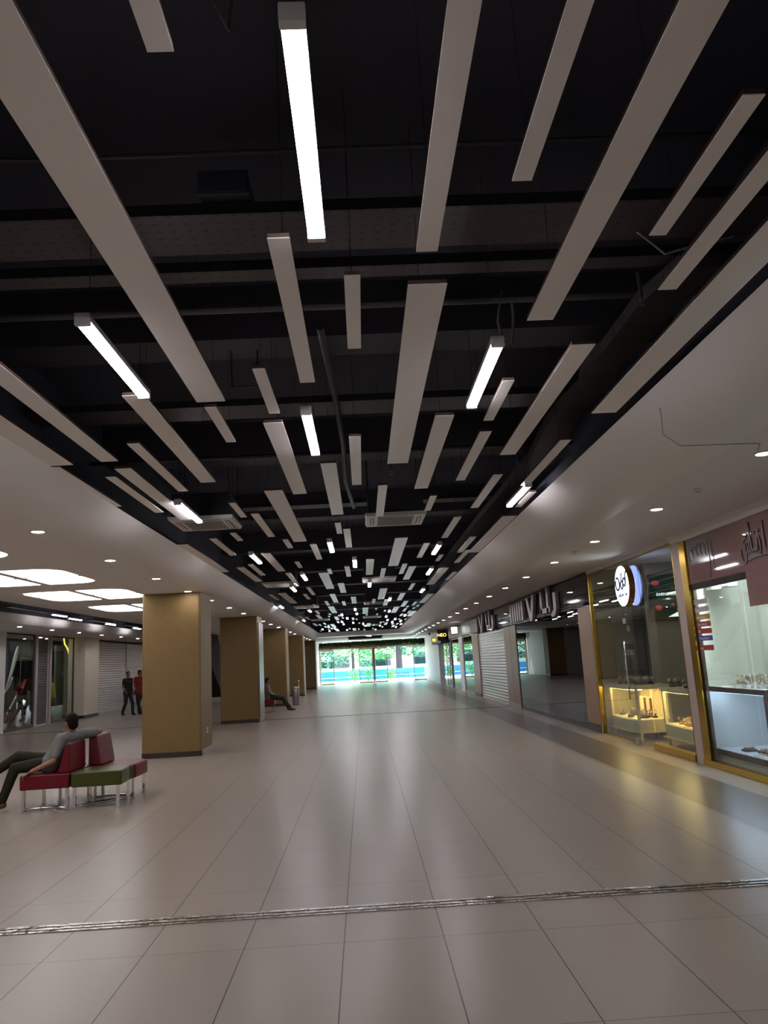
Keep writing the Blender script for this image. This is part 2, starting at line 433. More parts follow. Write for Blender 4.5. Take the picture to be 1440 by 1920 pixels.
# ------------------------------------------------------------------ ceiling panels
ZP = 3.50
PANELS = [(-2.0, 0.2, -3.2, 0.4), (1.7, 0.15, -2.8, -0.2), (0.1, 0.2, -5.0, -1.4), (-0.99, 0.2, 1.63, 5.23), (-2.16, 0.15, 4.08, 6.68), (-2.6, 0.2, 3.14, 6.74), (-2.69, 0.1, 6.79, 8.59), (-1.48, 0.15, 5.04, 7.63), (-1.81, 0.1, 6.17, 7.98), (-2.13, 0.15, 6.95, 9.55), (-2.33, 0.1, 7.23, 9.03), (-1.02, 0.08, 5.35, 6.25), (-1.42, 0.08, 8.68, 9.58), (-1.75, 0.08, 10.69, 11.41), (-2.1, 0.1, 11.08, 12.88), (-0.58, 0.08, 4.65, 5.55), (-0.29, 0.1, 3.13, 4.93), (-0.62, 0.15, 5.77, 8.37), (-0.89, 0.2, 8.14, 11.75), (-0.25, 0.15, 7.09, 9.69), (0.01, 0.1, 6.25, 8.05), (0.03, 0.08, 3.49, 4.39), (-1.26, 0.1, 9.38, 11.18), (-1.1, 0.08, 11.48, 12.38), (-0.72, 0.1, 12.12, 13.93), (-0.27, 0.08, 10.28, 11.18), (-0.16, 0.1, 10.8, 12.61), (0.29, 0.1, 8.13, 9.93), (0.41, 0.2, 3.61, 7.21), (0.72, 0.15, 5.78, 8.38), (1.12, 0.1, 6.27, 8.07), (1.09, 0.08, 5.06, 5.96), (1.45, 0.15, 4.47, 7.07), (1.5, 0.1, 7.88, 9.68), (0.9, 0.08, 8.81, 9.71), (1.36, 0.1, 10.28, 12.08), (2.09, 0.2, 10.4, 14.01), (1.83, 0.1, 12.12, 13.92), (1.95, 0.1, 13.65, 15.46), (1.12, 0.1, 12.56, 14.37), (0.67, 0.2, 11.87, 15.47), (0.2, 0.15, 14.29, 16.89), (0.49, 0.1, 15.81, 17.61), (0.9, 0.1, 15.21, 17.01), (1.08, 0.15, 15.7, 18.3), (1.79, 0.2, 16.31, 19.91), (2.12, 0.1, 17.18, 18.98), (1.33, 0.1, 19.34, 21.14), (1.52, 0.08, 14.13, 15.03), (1.9, 0.1, 6.65, 8.46), (2.08, 0.08, 8.86, 9.76), (-1.56, 0.15, 12.84, 15.44), (-1.15, 0.08, 14.12, 15.02), (-2.24, 0.15, 14.52, 17.12), (-2.0, 0.1, 14.2, 16.0), (-1.48, 0.1, 15.79, 17.59), (-0.77, 0.2, 16.07, 19.67), (-0.62, 0.08, 15.45, 16.34), (-0.25, 0.1, 15.24, 17.04), (-0.47, 0.15, 18.39, 20.99), (-1.29, 0.1, 19.07, 21.24), (-1.51, 0.1, 20.79, 22.59), (-2.06, 0.2, 20.2, 23.8), (-2.38, 0.1, 20.41, 22.21), (-0.79, 0.15, 21.21, 24.31), (0.6, 0.2, 20.33, 23.93), (1.2, 0.15, 22.09, 24.69), (2.06, 0.2, 22.84, 26.44), (1.46, 0.15, 25.22, 27.82), (1.26, 0.2, 27.67, 31.27), (0.8, 0.15, 24.19, 26.79), (2.08, 0.2, 30.75, 34.35), (-1.03, 0.2, 25.89, 29.49), (-1.08, 0.15, 31.84, 34.44), (-1.73, 0.15, 30.14, 32.74), (-2.44, 0.15, 29.87, 32.47), (-1.08, 0.1, 23.62, 25.42), (0.38, 0.1, 1.49, 3.29), (0.72, 0.08, 1.87, 2.77), (1.09, 0.15, 1.49, 4.09), (1.44, 0.08, 2.32, 3.22), (1.7, 0.1, 1.97, 3.77), (2.01, 0.2, 2.29, 5.89), (-2.65, 0.2, 11.48, 15.09), (-0.53, 0.08, 1.16, 2.06), (-0.23, 0.15, 22.51, 25.11)]
LAMPS = [(0.9, -1.9), (-1.2, -0.9), (0.5, -5.0), (-1.6, -4.2), (1.6, -7.2), (-0.4, -8.0), (-0.12, 1.92), (-1.40, 3.84), (-0.345, 5.49), (0.895, 4.35), (-1.99, 8.47), (1.93, 8.39), (-0.45, 11.73), (-1.79, 12.72), (-0.09, 13.98),  # negative y: unseen lamps added behind the camera to light floor and panels
         (1.34, 12.62), (1.51, 16.04), (-1.20, 15.93), (-1.66, 18.47), (1.70, 20.72), (0.22, 18.23), (-2.56, 24.15), (-1.83, 26.7), (0.88, 23.2)]
def clash(x, w, y0, y1, items, gap=0.03):
    for a, b, c, d in items:
        if abs(x - a) < (w + b) / 2 + gap and y0 < d + 0.05 and y1 > c - 0.05: return True
    return False
rnd = random.Random(21)
occ = list(PANELS) + [(x, 0.1, y, y + 1.2) for x, y in LAMPS]
CASS = [(-2.05, 10.38), (0.53, 10.75), (0.46, 18.93), (-1.94, 18.93), (0.5, 26.6), (-1.9, 26.9), (0.45, 35.2), (-1.9, 35.4), (0.45, 43.2)]
occ_c = [(x, 1.0, y - 0.5, y + 0.5) for x, y in CASS]
more_l = []
tries = 0
while len(more_l) < 26 and tries < 900:                     # the tubes go on towards the entrance
    tries += 1
    x, y = rnd.uniform(-2.5, 2.05), rnd.uniform(24.5, 46.2)
    if clash(x, 0.5, y - 0.8, y + 2.0, [(a, 0.1, b, b + 1.2) for a, b in LAMPS + more_l]): continue
    if clash(x, 0.1, y, y + 1.2, occ + occ_c): continue
    more_l.append((x, y)); occ.append((x, 0.1, y, y + 1.2))
LAMPS += more_l
more_p = []
tries = 0
while len(more_p) < 52 and tries < 4000:
    tries += 1
    w, l = rnd.choice([(0.08, 0.9), (0.08, 0.9), (0.10, 1.8), (0.10, 1.8), (0.15, 2.6), (0.20, 3.6)])
    x = rnd.uniform(-2.55, 2.05); y = rnd.uniform(23.5, 47.6 - l)
    if clash(x, w, y, y + l, occ + occ_c): continue
    more_p.append((round(x, 2), w, y, y + l)); occ.append((x, w, y, y + l))
PANELS += more_p

def lane_name(x):
    for lim, nm in ((-2.25, 'left edge row'), (-1.65, 'second row from left'), (-1.0, 'third row from left'), (-0.5, 'fourth row from left'),
                    (0.1, 'middle row'), (0.6, 'fourth row from right'), (1.2, 'third row from right'), (1.7, 'second row from right'), (9, 'right edge row')):
        if x < lim: return nm
SIZE = {0.08: 'very short', 0.10: 'short', 0.15: 'medium', 0.20: 'long'}
panel_proto = {}
count = {}
for x, w, y0, y1 in sorted(PANELS, key=lambda p: p[2]):
    ln = lane_name(x); L = y1 - y0
    back = y1 < 1.0; k = (w, ln, back); count[k] = count.get(k, 0) + 1
    lab = '%s white ceiling panel, %s of that size in the %s' % (SIZE[w], ORD[count[k] - 1], ln)
    if back: lab = '%s white ceiling panel hung behind the camera in the %s' % (SIZE[w], ln)
    if w not in panel_proto:
        t = thing('ceiling_baffle', (x, (y0 + y1) / 2, ZP), lab, 'ceiling panel', 'white panels hung in the dark ceiling opening')
        n = {0.08: 0.9, 0.10: 1.8, 0.15: 2.6, 0.20: 3.6}[w]
        bm = NB(); box(bm, -w / 2, w / 2, -n / 2, n / 2, 0.0, 0.004)
        obj('face_board', bm, white_panel, t)
        bm = NB(); box(bm, -w / 2 + 0.002, w / 2 - 0.002, -n / 2 + 0.002, n / 2 - 0.002, 0.0042, 0.026)
        obj('backing', bm, panel_side, t)
        for s in (-1, 1):
            bm = NB(); cone(bm, (0, s * n * 0.38, 0.03), (0, s * n * 0.38, 1.24), 0.0018, seg=6)
            obj('suspension_wire', bm, dark_metal, t)
        panel_proto[w] = (t, n)
        t.scale = (1, L / n, 1)
    else:
        p, n = panel_proto[w]
        dup(p, (x, (y0 + y1) / 2, ZP), label=lab, scale=(1, L / n, 1))

# ------------------------------------------------------------------ linear tube lamps
def tube_lamp(loc, label, grp):
    t = thing('tube_lamp', loc, label, 'ceiling lamp', grp)
    bm = NB(); n = 10; W = 0.036
    prof = [(-W, 0.028)] + [(-W * math.cos(math.pi * i / n), 0.010 - 0.012 * math.sin(math.pi * i / n) + 0.004) for i in range(n + 1)] + [(W, 0.028)]
    prism(bm, prof, 'y', 0.035, 1.165)
    obj('diffuser', bm, tube_on, t, smooth=False)
    bm = NB(); box(bm, -0.038, 0.038, 0.035, 1.165, 0.0285, 0.066); obj('housing', bm, grey_cap, t, bevel=0.004)
    for a, b in ((0.0, 0.035), (1.165, 1.2)):
        bm = NB(); box(bm, -0.040, 0.040, a, b, 0.0, 0.068); obj('end_cap', bm, grey_cap, t, bevel=0.005)
    for y in (0.12, 1.08):
        bm = NB(); cone(bm, (0, y, 0.066), (0, y, 1.26), 0.002, seg=6); obj('suspension_wire', bm, dark_metal, t)
    return t
lamp0 = None
lc = {}
for i, (x, y) in enumerate(sorted(LAMPS, key=lambda p: p[1])):
    side = 'left' if x < -0.85 else ('right' if x > 0.75 else 'middle')
    lc[side] = lc.get(side, 0) + 1
    lab = 'lit white tube lamp hung in the %s third of the dark ceiling, %s there' % (side, ORD[lc[side] - 1])
    if y < 1.5: lab = 'unseen added tube lamp overhead behind the camera, %d steps back on the %s' % (round(2 - y), side); lc[side] -= 1
    if lamp0 is None: lamp0 = tube_lamp((x, y, ZP - 0.035), lab, 'lit tube lamps in the main ceiling opening')
    else: dup(lamp0, (x, y, ZP - 0.035), label=lab)
for i, (x, y) in enumerate([(-9.12, 23.1), (-9.34, 25.0), (-9.32, 28.5), (-9.38, 32.1)]):
    dup(lamp0, (x, y, 3.47), label='lit tube lamp in the narrow black slot by the left shops, %s' % ['nearest', 'second nearest', 'third nearest', 'farthest'][i],
        group='lit tube lamps in the narrow slot')
for i, (x, y, w, l) in enumerate([(-9.05, 20.2, 0.15, 2.6), (-9.2, 26.6, 0.15, 2.6), (-9.15, 30.3, 0.1, 1.8)]):
    p, n = panel_proto[w]
    dup(p, (x, y + l / 2, ZP), label='narrow white panel in the black slot by the left shops, %s of the three' % ['nearest', 'middle', 'farthest'][i], group='white panels in the narrow slot')
t = dup(lamp0, (0.15, 52.0, 3.30), label='lit white tube lamp set slantwise in the small dark opening by the entrance', group='lamp by the entrance', rz=math.radians(-18))

# ------------------------------------------------------------------ cassette air conditioners
def cassette(loc, label):
    t = thing('air_conditioner', loc, label, 'air conditioner', 'cassette air conditioners in the dark ceiling')
    bm = NB()
    prism(bm, [(-0.42, 0.03), (-0.40, 0.0), (0.40, 0.0), (0.42, 0.03), (0.42, 0.05), (-0.42, 0.05)], 'y', -0.42, 0.42)
    obj('fascia', bm, white_plastic, t)
    bm = NB(); box(bm, -0.25, 0.25, -0.25, 0.25, -0.006, -0.0005)
    for k in range(12): box(bm, -0.23, 0.23, -0.235 + k * 0.04, -0.215 + k * 0.04, -0.010, -0.006)
    obj('intake_grille', bm, grille_m, t)
    for a in range(4):
        bm = NB(); box(bm, -0.25, 0.25, 0.30, 0.352, -0.004, -0.0005); f = obj('air_outlet', bm, black_m, t); f.rotation_euler = (0, 0, a * math.pi / 2)
        bm = NB(); box(bm, -0.245, 0.245, 0.312, 0.340, -0.008, -0.0042); v = obj('vane', bm, white_plastic, f)
    bm = NB(); box(bm, -0.38, 0.38, -0.38, 0.38, 0.051, 0.36); obj('body', bm, dark_metal, t)
    for sx in (-1, 1):
        for sy in (-1, 1):
            bm = NB(); cone(bm, (0.37 * sx, 0.37 * sy, 0.361), (0.37 * sx, 0.37 * sy, 1.17), 0.006, seg=6); obj('hanger_rod', bm, dark_metal, t)
    return t
c0 = None; cc = {}
for x, y in CASS:
    s = 'left' if x < 0 else 'right'; cc[s] = cc.get(s, 0) + 1
    lab = 'square white cassette air conditioner in the dark ceiling, %s on the %s side' % (ORD[cc[s] - 1], s)
    if c0 is None: c0 = cassette((x, y, 3.575), lab)
    else: dup(c0, (x, y, 3.575), label=lab)

# ------------------------------------------------------------------ trays, pipes and ducts in the plenum
def perforated():
    m = bpy.data.materials.new('perforated_dark_tray'); m.use_nodes = True
    nt = m.node_tree; N = nt.nodes; Lk = nt.links; b = N['Principled BSDF']
    tc = N.new('ShaderNodeTexCoord'); sp = N.new('ShaderNodeSeparateXYZ'); Lk.new(tc.outputs['Object'], sp.inputs[0])
    def mth(op, a, c=None):
        n = N.new('ShaderNodeMath'); n.operation = op
        for i, v in enumerate((a, c)):
            if v is None: continue
            if isinstance(v, (int, float)): n.inputs[i].default_value = v
            else: Lk.new(v, n.inputs[i])
        return n.outputs[0]
    fx = mth('FRACT', mth('MULTIPLY', sp.outputs['X'], 11.0)); fy = mth('FRACT', mth('MULTIPLY', sp.outputs['Y'], 13.0))
    s = mth('MULTIPLY', mth('LESS_THAN', fx, 0.32), mth('LESS_THAN', fy, 0.16))
    mx = N.new('ShaderNodeMix'); mx.data_type = 'RGBA'; mx.inputs['A'].default_value = (0.046, 0.035, 0.036, 1); mx.inputs['B'].default_value = (0.004, 0.004, 0.004, 1)
    Lk.new(s, mx.inputs['Factor']); Lk.new(mx.outputs['Result'], b.inputs['Base Color'])
    b.inputs['Roughness'].default_value = 0.5; b.inputs['Metallic'].default_value = 0.2
    return m
perf = perforated()
def tray(loc, x0, x1, w, label, z=4.2):
    t = thing('cable_tray', loc, label, 'cable tray')
    bm = NB(); box(bm, x0, x1, 0, w, 0, 0.006); obj('base_plate', bm, perf, t)
    bm = NB(); box(bm, x0, x1, -0.006, 0, 0, 0.07); box(bm, x0, x1, w, w + 0.006, 0, 0.07); obj('side_rail', bm, dark_metal, t)
    return t
tray((0, 3.98, 4.16), -3.15, 2.65, 0.42, 'perforated dark cable tray crossing above the nearest lit tube')
tray((0, 4.62, 4.16), -3.15, 2.65, 0.14, 'narrow dark cable tray just beyond the wide perforated tray')
tray((0, 7.25, 4.16), -3.15, 2.65, 0.40, 'dark cable tray crossing beyond the second row of lamps')
tray((0, 12.2, 4.16), -3.15, 2.65, 0.30, 'dark cable tray crossing above the middle of the ceiling')
def pipe(name, pts, r, label, m=dark_metal, cat='pipe', fit=()):
    bm = NB(); tube(bm, pts, r, 10)
    for p, q, rr in fit: cone(bm, p, q, rr, seg=12)
    return tag(obj(name, bm, m, smooth=False), label, cat)
grey_pipe = M('dull_grey_pipe', (0.075, 0.072, 0.078), 0.4, 0.5, var=0.2)
pipe('sprinkler_pipe', [(-3.18, 5.25, 4.2), (2.68, 5.25, 4.2)], 0.028, 'grey pipe crossing the dark ceiling beside the nearest sprinkler', grey_pipe)
pipe('sprinkler_pipe', [(-3.18, 9.1, 4.15), (2.68, 9.1, 4.15)], 0.025, 'dark pipe crossing above the small sprinkler farther in')
pipe('drain_pipe', [(-0.22, 5.6, 4.2), (-0.16, 7.0, 4.15), (-0.12, 8.6, 4.1), (-0.14, 10.1, 4.05), (-0.05, 12, 4.05), (-0.05, 13.0, 4.4)], 0.03, 'dark pipe running lengthwise above the middle of the ceiling')
pipe('conduit_pipe', [(-3.1, 3.6, 4.3), (-1.5, 3.65, 4.3), (2.6, 3.6, 4.3)], 0.012, 'thin conduit crossing just before the wide perforated tray')
pipe('hanging_cable', [(-0.45, 2.35, 4.6), (-0.47, 2.3, 4.2), (-0.44, 2.45, 4.05), (-0.40, 2.55, 4.02), (-0.38, 2.5, 4.1), (-0.40, 2.4, 4.4)], 0.007, 'looped dark cable hanging left of the nearest lit tube', cat='cable')
pipe('hanging_cable', [(1.15, 5.3, 4.3), (1.12, 5.4, 4.1), (1.16, 5.45, 3.95), (1.22, 5.45, 3.93), (1.24, 5.4, 4.1), (1.22, 5.3, 4.25)], 0.012, 'looped grey cable hanging at the end of the long wide panel', grey_pipe, 'cable')
pipe('hanging_cable', [(1.75, 4.3, 4.2), (2.0, 4.4, 4.05), (2.2, 4.35, 4.08), (2.45, 4.4, 4.15)], 0.007, 'pale thin cable sagging near the right edge of the opening', M('pale_cable', (0.25, 0.23, 0.22), 0.5), 'cable')
pipe('hanging_cable', [(-1.62, 1.9, 4.5), (-1.55, 1.95, 4.48), (-1.52, 2.05, 4.35)], 0.005, 'short curled wire end beside the long left panel', M('pale_cable', (0.25, 0.23, 0.22), 0.5), 'cable')
# bracket of bent conduit
pipe('pipe_bracket', [(-1.0, 6.2, 4.3), (-1.0, 6.25, 3.98), (-0.78, 6.25, 3.98), (-0.78, 6.2, 4.3)], 0.012, 'U shaped dark pipe hanger left of the small lamp')
# junction box above the near panels
t = thing('junction_box', (-0.66, 4.05, 4.24), 'square dark junction box above the perforated tray', 'junction box')
bm = NB(); box(bm, -0.14, 0.14, -0.16, 0.16, 0, 0.14); obj('body', bm, M('dark_blue_box', (0.03, 0.034, 0.05), 0.4), t, bevel=0.01)
bm = NB(); box(bm, -0.145, 0.145, -0.165, -0.15, -0.012, 0.0); obj('lid_edge', bm, grey_pipe, t)
# perforated duct snaking along the right edge
bm = NB()
pth = [(2.30, 4.5, 4.0), (2.2, 5.0, 4.0), (2.22, 5.35, 4.02), (2.22, 5.9, 4.02), (2.10, 6.15, 3.96), (2.22, 6.6, 3.96), (2.2, 7.2, 3.98), (2.12, 7.5, 3.9), (2.25, 9.0, 3.9), (2.25, 13.0, 3.95), (2.25, 24, 3.95)]
for (x, y, z), (x2, y2, z2) in zip(pth, pth[1:]):
    v = [bm.verts.new(p) for p in ((x - .16, y, z), (x + .16, y, z), (x2 + .16, y2, z2), (x2 - .16, y2, z2), (x - .16, y, z + .1), (x + .16, y, z + .1), (x2 + .16, y2, z2 + .1), (x2 - .16, y2, z2 + .1))]
    for f in ((0, 1, 2, 3), (4, 7, 6, 5), (0, 4, 5, 1), (1, 5, 6, 2), (2, 6, 7, 3), (3, 7, 4, 0)): bm.faces.new([v[i] for i in f])
tag(obj('cable_tray', bm, perf), 'long perforated tray snaking along the right edge of the opening', 'cable tray')
def sprinkler(loc, label, h=0.25):
    t = thing('sprinkler', loc, label, 'sprinkler', 'sprinklers below the slab')
    bm = NB(); cone(bm, (0, 0, 0.05), (0, 0, h), 0.014, seg=10); obj('drop_pipe', bm, grey_pipe, t)
    bm = NB(); cone(bm, (0, 0, 0.0), (0, 0, 0.006), 0.022, seg=12); cone(bm, (0.010, 0, 0.006), (0.010, 0, 0.05), 0.003, seg=6); cone(bm, (-0.010, 0, 0.006), (-0.010, 0, 0.05), 0.003, seg=6); cone(bm, (0, 0, .03), (0, 0, .05), .012, seg=8)
    obj('head', bm, steel, t)
    return t
s0 = sprinkler((2.0, 4.85, 3.92), 'sprinkler head on a grey pipe near the right edge of the opening')
dup(s0, (1.97, 9.06, 3.9), label='small sprinkler head farther along the right side of the opening')
dup(s0, (0.45, 9.3, 3.9), label='small sprinkler head above the right-hand air conditioner')

# ------------------------------------------------------------------ downlights
def downlight(loc, label, grp):
    t = thing('downlight', loc, label, 'ceiling light', grp)
    bm = NB(); lathe(bm, [(0.066, -0.012), (0.088, -0.004), (0.088, 0.0), (0.066, 0.0)], 24, cap=False); obj('trim_ring', bm, white_plastic, t, smooth=True)
    bm = NB(); cone(bm, (0, 0, -0.009), (0, 0, -0.001), 0.066, seg=24); obj('lens', bm, spot_on, t)
    return t
K = 1.57 / 1.5
d0 = None
ys = [-6.05 + 2.475 * i for i in range(27)]  # rearmost ones are unseen, added to light the near floor and panels
for i, y in enumerate(ys):
    lab = 'round lit downlight in the white ceiling over the right-hand walkway, %s' % ORD[max(i - 5, 0)]
    if i < 5: lab = 'unseen lit downlight of the right-hand row above or behind the camera, %s from the rear' % ['first', 'second', 'third', 'fourth', 'fifth'][i]
    if d0 is None: d0 = downlight((3.50, y, ZC), lab, 'downlights along the right-hand ceiling')
    else: dup(d0, (3.50, y, ZC), label=lab)
ysl = [-6.5, -4.0, -1.5, 0.95, 3.4, 5.9, 8.35, 10.78, 13.2, 15.6, 17.95, 20.45, 22.9, 27.3, 29.6, 32.3, 37.5, 40.0, 46, 48.5, 51]  # row carried on out of view at the rear for more light nearby
for i, y in enumerate(ysl):
    lab = 'round lit downlight in the white ceiling beside the ochre columns, %s' % ORD[max(i - 6, 0)]
    if i < 6: lab = 'unseen lit downlight of the left-hand row above or behind the camera, %s from the rear' % ['first', 'second', 'third', 'fourth', 'fifth', 'sixth'][i]
    dup(d0, (-3.46, y, ZC), label=lab, group='downlights along the left-hand ceiling')
for i in range(13):  # row carried on at its far end to brighten the far wall
    dup(d0, (-10.25, 23.65 + 2.46 * i, ZC), label='round lit downlight in front of the left-hand shutters and windows, %s' % ORD[i], group='downlights before the left shops')
for i, (x, y) in enumerate([(-1.9, 59.6), (0.1, 59.6), (2.1, 59.6)]):
    dup(d0, (x, y, ZC), label='round lit downlight just inside the entrance doors, %s' % ['left one', 'middle one', 'right one'][i], group='downlights inside the entrance')
for i in range(5):  # extra lamps added to brighten the dark far left area
    dup(d0, (-5.2, 34.0 + 4.4 * i, ZC), label='added lit downlight deep in the left ceiling behind the columns, %s' % ORD[i], group='added downlights behind the columns')
# small ceiling sensors
def sensor(x, y, lab):
    t = thing('smoke_detector', (x, y, ZC), lab, 'smoke detector', 'small ceiling sensors')
    bm = NB(); lathe(bm, [(0.02, -0.03), (0.035, -0.03), (0.045, -0.012), (0.05, 0.0)], 18); obj('housing', bm, white_plastic, t, smooth=True)
    bm = NB(); lathe(bm, [(0.012, -0.034), (0.016, -0.0305)], 12); obj('sensor_eye', bm, black_m, t)
    return t
z0 = sensor(3.54, 7.75, 'small white detector on the ceiling between the first two right downlights')
dup(z0, (3.50, 12.4, ZC), label='small white detector on the ceiling by the bluish glow of the round sign')
pipe('ceiling_wire', [(2.32, 5.55, 3.46), (2.36, 5.62, 3.38), (2.45, 5.85, 3.29), (2.62, 5.95, ZC - 0.004), (3.25, 5.98, ZC - 0.004), (3.3, 6.0, ZC - 0.006), (3.31, 6.06, ZC - 0.04)], 0.0022, 'thin dark wire stuck along the right white ceiling', cat='wire')

# ------------------------------------------------------------------ luminous ceiling panels
def rounded_quarter(x0, x1, y0, y1, cx, cy, r=0.38):
    """rectangle with only the corner (cx,cy in {0,1}) rounded"""
    pts = []
    for (a, b) in ((0, 0), (1, 0), (1, 1), (0, 1)):
        X = x1 if a else x0; Y = y1 if b else y0
        rr = r if (a == cx and b == cy) else 0.05
        ox = X - rr if a else X + rr; oy = Y - rr if b else Y + rr
        st = {(0, 0): 180, (1, 0): 270, (1, 1): 0, (0, 1): 90}[(a, b)]
        for k in range(9):
            t = math.radians(st + 90 * k / 8); pts.append((ox + rr * math.cos(t), oy + rr * math.sin(t)))
    return pts
def luminous(name_i, xc, yc, rows=(0, 1), names=''):
    for ix, (x0, x1) in enumerate(((-1.0, -0.08), (0.06, 0.92))):
        for iy in rows:
            y0, y1 = ((-1.0, -0.04), (0.04, 0.98))[iy]
            t = thing('glowing_ceiling_light', (xc, yc, ZC), 'glowing ceiling panel with a rounded corner, %s %s one of the %s cluster' % (('far' if iy else 'near'), ('left' if ix == 0 else 'right'), names), 'ceiling light', 'glowing panels over the left side')
            P_ = rounded_quarter(x0, x1, y0, y1, ix, iy)
            bm = NB(); prism(bm, P_, 'z', -0.006, -0.001); obj('diffuser', bm, sky_on, t)
            cx_ = (x0 + x1) / 2; cy_ = (y0 + y1) / 2
            bm = NB()
            Q = [(cx_ + (a - cx_) * 1.025, cy_ + (b - cy_) * 1.025) for a, b in P_]
            n = len(Q)
            for i in range(n):
                j = (i + 1) % n
                v = [bm.verts.new((*P_[i], -0.004)), bm.verts.new((*P_[j], -0.004)), bm.verts.new((*Q[j], -0.004)), bm.verts.new((*Q[i], -0.004)),
                     bm.verts.new((*Q[i], 0.0)), bm.verts.new((*Q[j], 0.0))]
                bm.faces.new(v[:4]); bm.faces.new((v[3], v[2], v[5], v[4]))
            obj('rim', bm, white_plastic, t)
luminous(0, -5.34, 12.32, names='nearest full')
luminous(1, -5.34, 15.44, names='middle')
luminous(2, -5.34, 18.95, names='farthest')
luminous(3, -5.34, 9.1, names='frame-edge')
luminous(4, -5.34, 5.9, names='unseen fourth, nearer')  # from here on: unseen clusters added to light the near hall
luminous(5, -5.34, 2.7, names='unseen fifth, overhead')
luminous(6, -5.34, -0.5, names='unseen sixth, rearmost')

# ------------------------------------------------------------------ columns
def column(y0, label, socket=False, two=False, w=1.17, dpt=1.17):
    t = thing('column', (-4.45 + w / 2, y0 + dpt / 2, 0), label, 'column', 'ochre clad columns')
    a, b = w / 2, dpt / 2; r = 0.05
    def sq(e=0.0, r=0.05):
        pts = []
        for cx, cy, st in ((a, b, 0), (-a, b, 90), (-a, -b, 180), (a, -b, 270)):
            ox = cx - math.copysign(r, cx); oy = cy - math.copysign(r, cy)
            for k in range(7):
                th = math.radians(st + 15 * k); pts.append((ox + (r + e) * math.cos(th), oy + (r + e) * math.sin(th)))
        return pts
    bm = NB(); prism(bm, sq(), 'z', 0.10, ZC); obj('shaft', bm, column_m, t)
    bm = NB(); prism(bm, sq(0.006), 'z', 0.0, 0.10)
    obj('skirting', bm, skirt_m, t)
    bm = NB(); box(bm, a - 0.002, a + 0.010, -b + 0.06, b - 0.06, 0.0, 0.105); obj('side_skirting', bm, skirt_light, t)
    if socket:
        bm = NB(); box(bm, a, a + 0.012, -0.05, 0.05, 0.38, 0.50); s = obj('socket_plate', bm, white_plastic, t, bevel=0.003)
        bm = NB(); box(bm, a + 0.012, a + 0.014, -0.02, 0.02, 0.42, 0.46); obj('socket_hole', bm, black_m, s)
    if two:
        bm = NB(); box(bm, a + 0.001, a + 0.03, -b + 0.1, -b + 0.60, 0.11, ZC - 0.2); box(bm, a + 0.001, a + 0.03, -b + 0.64, b - 0.05, 0.11, ZC - 0.2)
        obj('side_cladding', bm, M('grey_beige_laminate', (0.26, 0.21, 0.17), 0.3), t)
    return t
column(15.9, 'ochre clad square column nearest the camera, beside the red seats', True)
column(24.45, 'ochre clad square column, second from the camera, with pale side panels', True, True)
column(33.3, 'ochre clad square column behind the man in the dark trousers', w=1.17)
column(42.8, 'ochre clad square column beside the litter bin, fourth from the camera')
column(53.4, 'ochre clad square column nearest the glass entrance')

# ------------------------------------------------------------------ roller shutter builder
def shutter(bm, axis, a, u0, u1, z0, z1, face=1, pitch=0.085, depth=0.016):
    """curved slats; axis 'x': plane x=a spanning y; axis 'y': plane y=a spanning x. face = direction of the bulge"""
    n = int((z1 - z0) / pitch); pitch = (z1 - z0) / n
    prof = []
    for i in range(n):
        for k in range(5):
            t = k / 5
            prof.append((depth * math.sin(math.pi * t), z0 + (i + t) * pitch))
    prof.append((0, z1))
    A = []; B = []
    for d, z in prof:
        if axis == 'x': A.append(bm.verts.new((a + face * d, u0, z))); B.append(bm.verts.new((a + face * d, u1, z)))
        else: A.append(bm.verts.new((u0, a + face * d, z))); B.append(bm.verts.new((u1, a + face * d, z)))
    for i in range(len(A) - 1): bm.faces.new((A[i], B[i], B[i + 1], A[i + 1]))
def shutter_thing(loc, W_, H_, m, label, face=1, pitch=0.085):
    t = thing('roller_shutter', loc, label, 'roller shutter')
    bm = NB(); shutter(bm, 'x', 0, 0, W_, 0.05, H_, face, pitch); obj('slat_curtain', bm, m, t)
    bm = NB(); box(bm, -0.02, 0.02, 0, W_, 0.0, 0.05); obj('bottom_bar', bm, grey_cap, t)
    for y in (-0.03, W_):
        bm = NB(); box(bm, -0.03, 0.03, y, y + 0.03, 0, H_); obj('guide_rail', bm, white_plastic, t)
    return t

# ------------------------------------------------------------------ left shops
struct(bx('wall_left', white_wall, XL - 0.25, XL + 0.08, 24.2, 25.98, 0, ZC), 'white pier at the left edge of the left shops')
struct(bx('wall_left_near', white_wall, XL - 0.25, XL + 0.0, YB, 24.2, 0, ZC))
struct(bx('wall_left_pier', beige_wall, XL - 0.25, XL + 0.42, 32.3, 33.98, 0.12, ZC), 'beige pier between shop window and shutters')
struct(bx('baseboard_left', skirt_m, XL - 0.25, XL + 0.43, 32.29, 33.99, 0, 0.12))
struct(bx('wall_left_far', beige_wall, XL - 0.25, XL + 0.0, 44.2, 55.8, 0, ZC))
struct(bx('wall_left_inner', M('dim_shop_wall', (0.17, 0.16, 0.15), 0.6), -13.45, -13.35, 25.0, 35.0, 0, ZC))
def frame_bars(parent, name, m, specs):
    bm = NB()
    for s in specs: box(bm, *s)
    return obj(name, bm, m, parent)
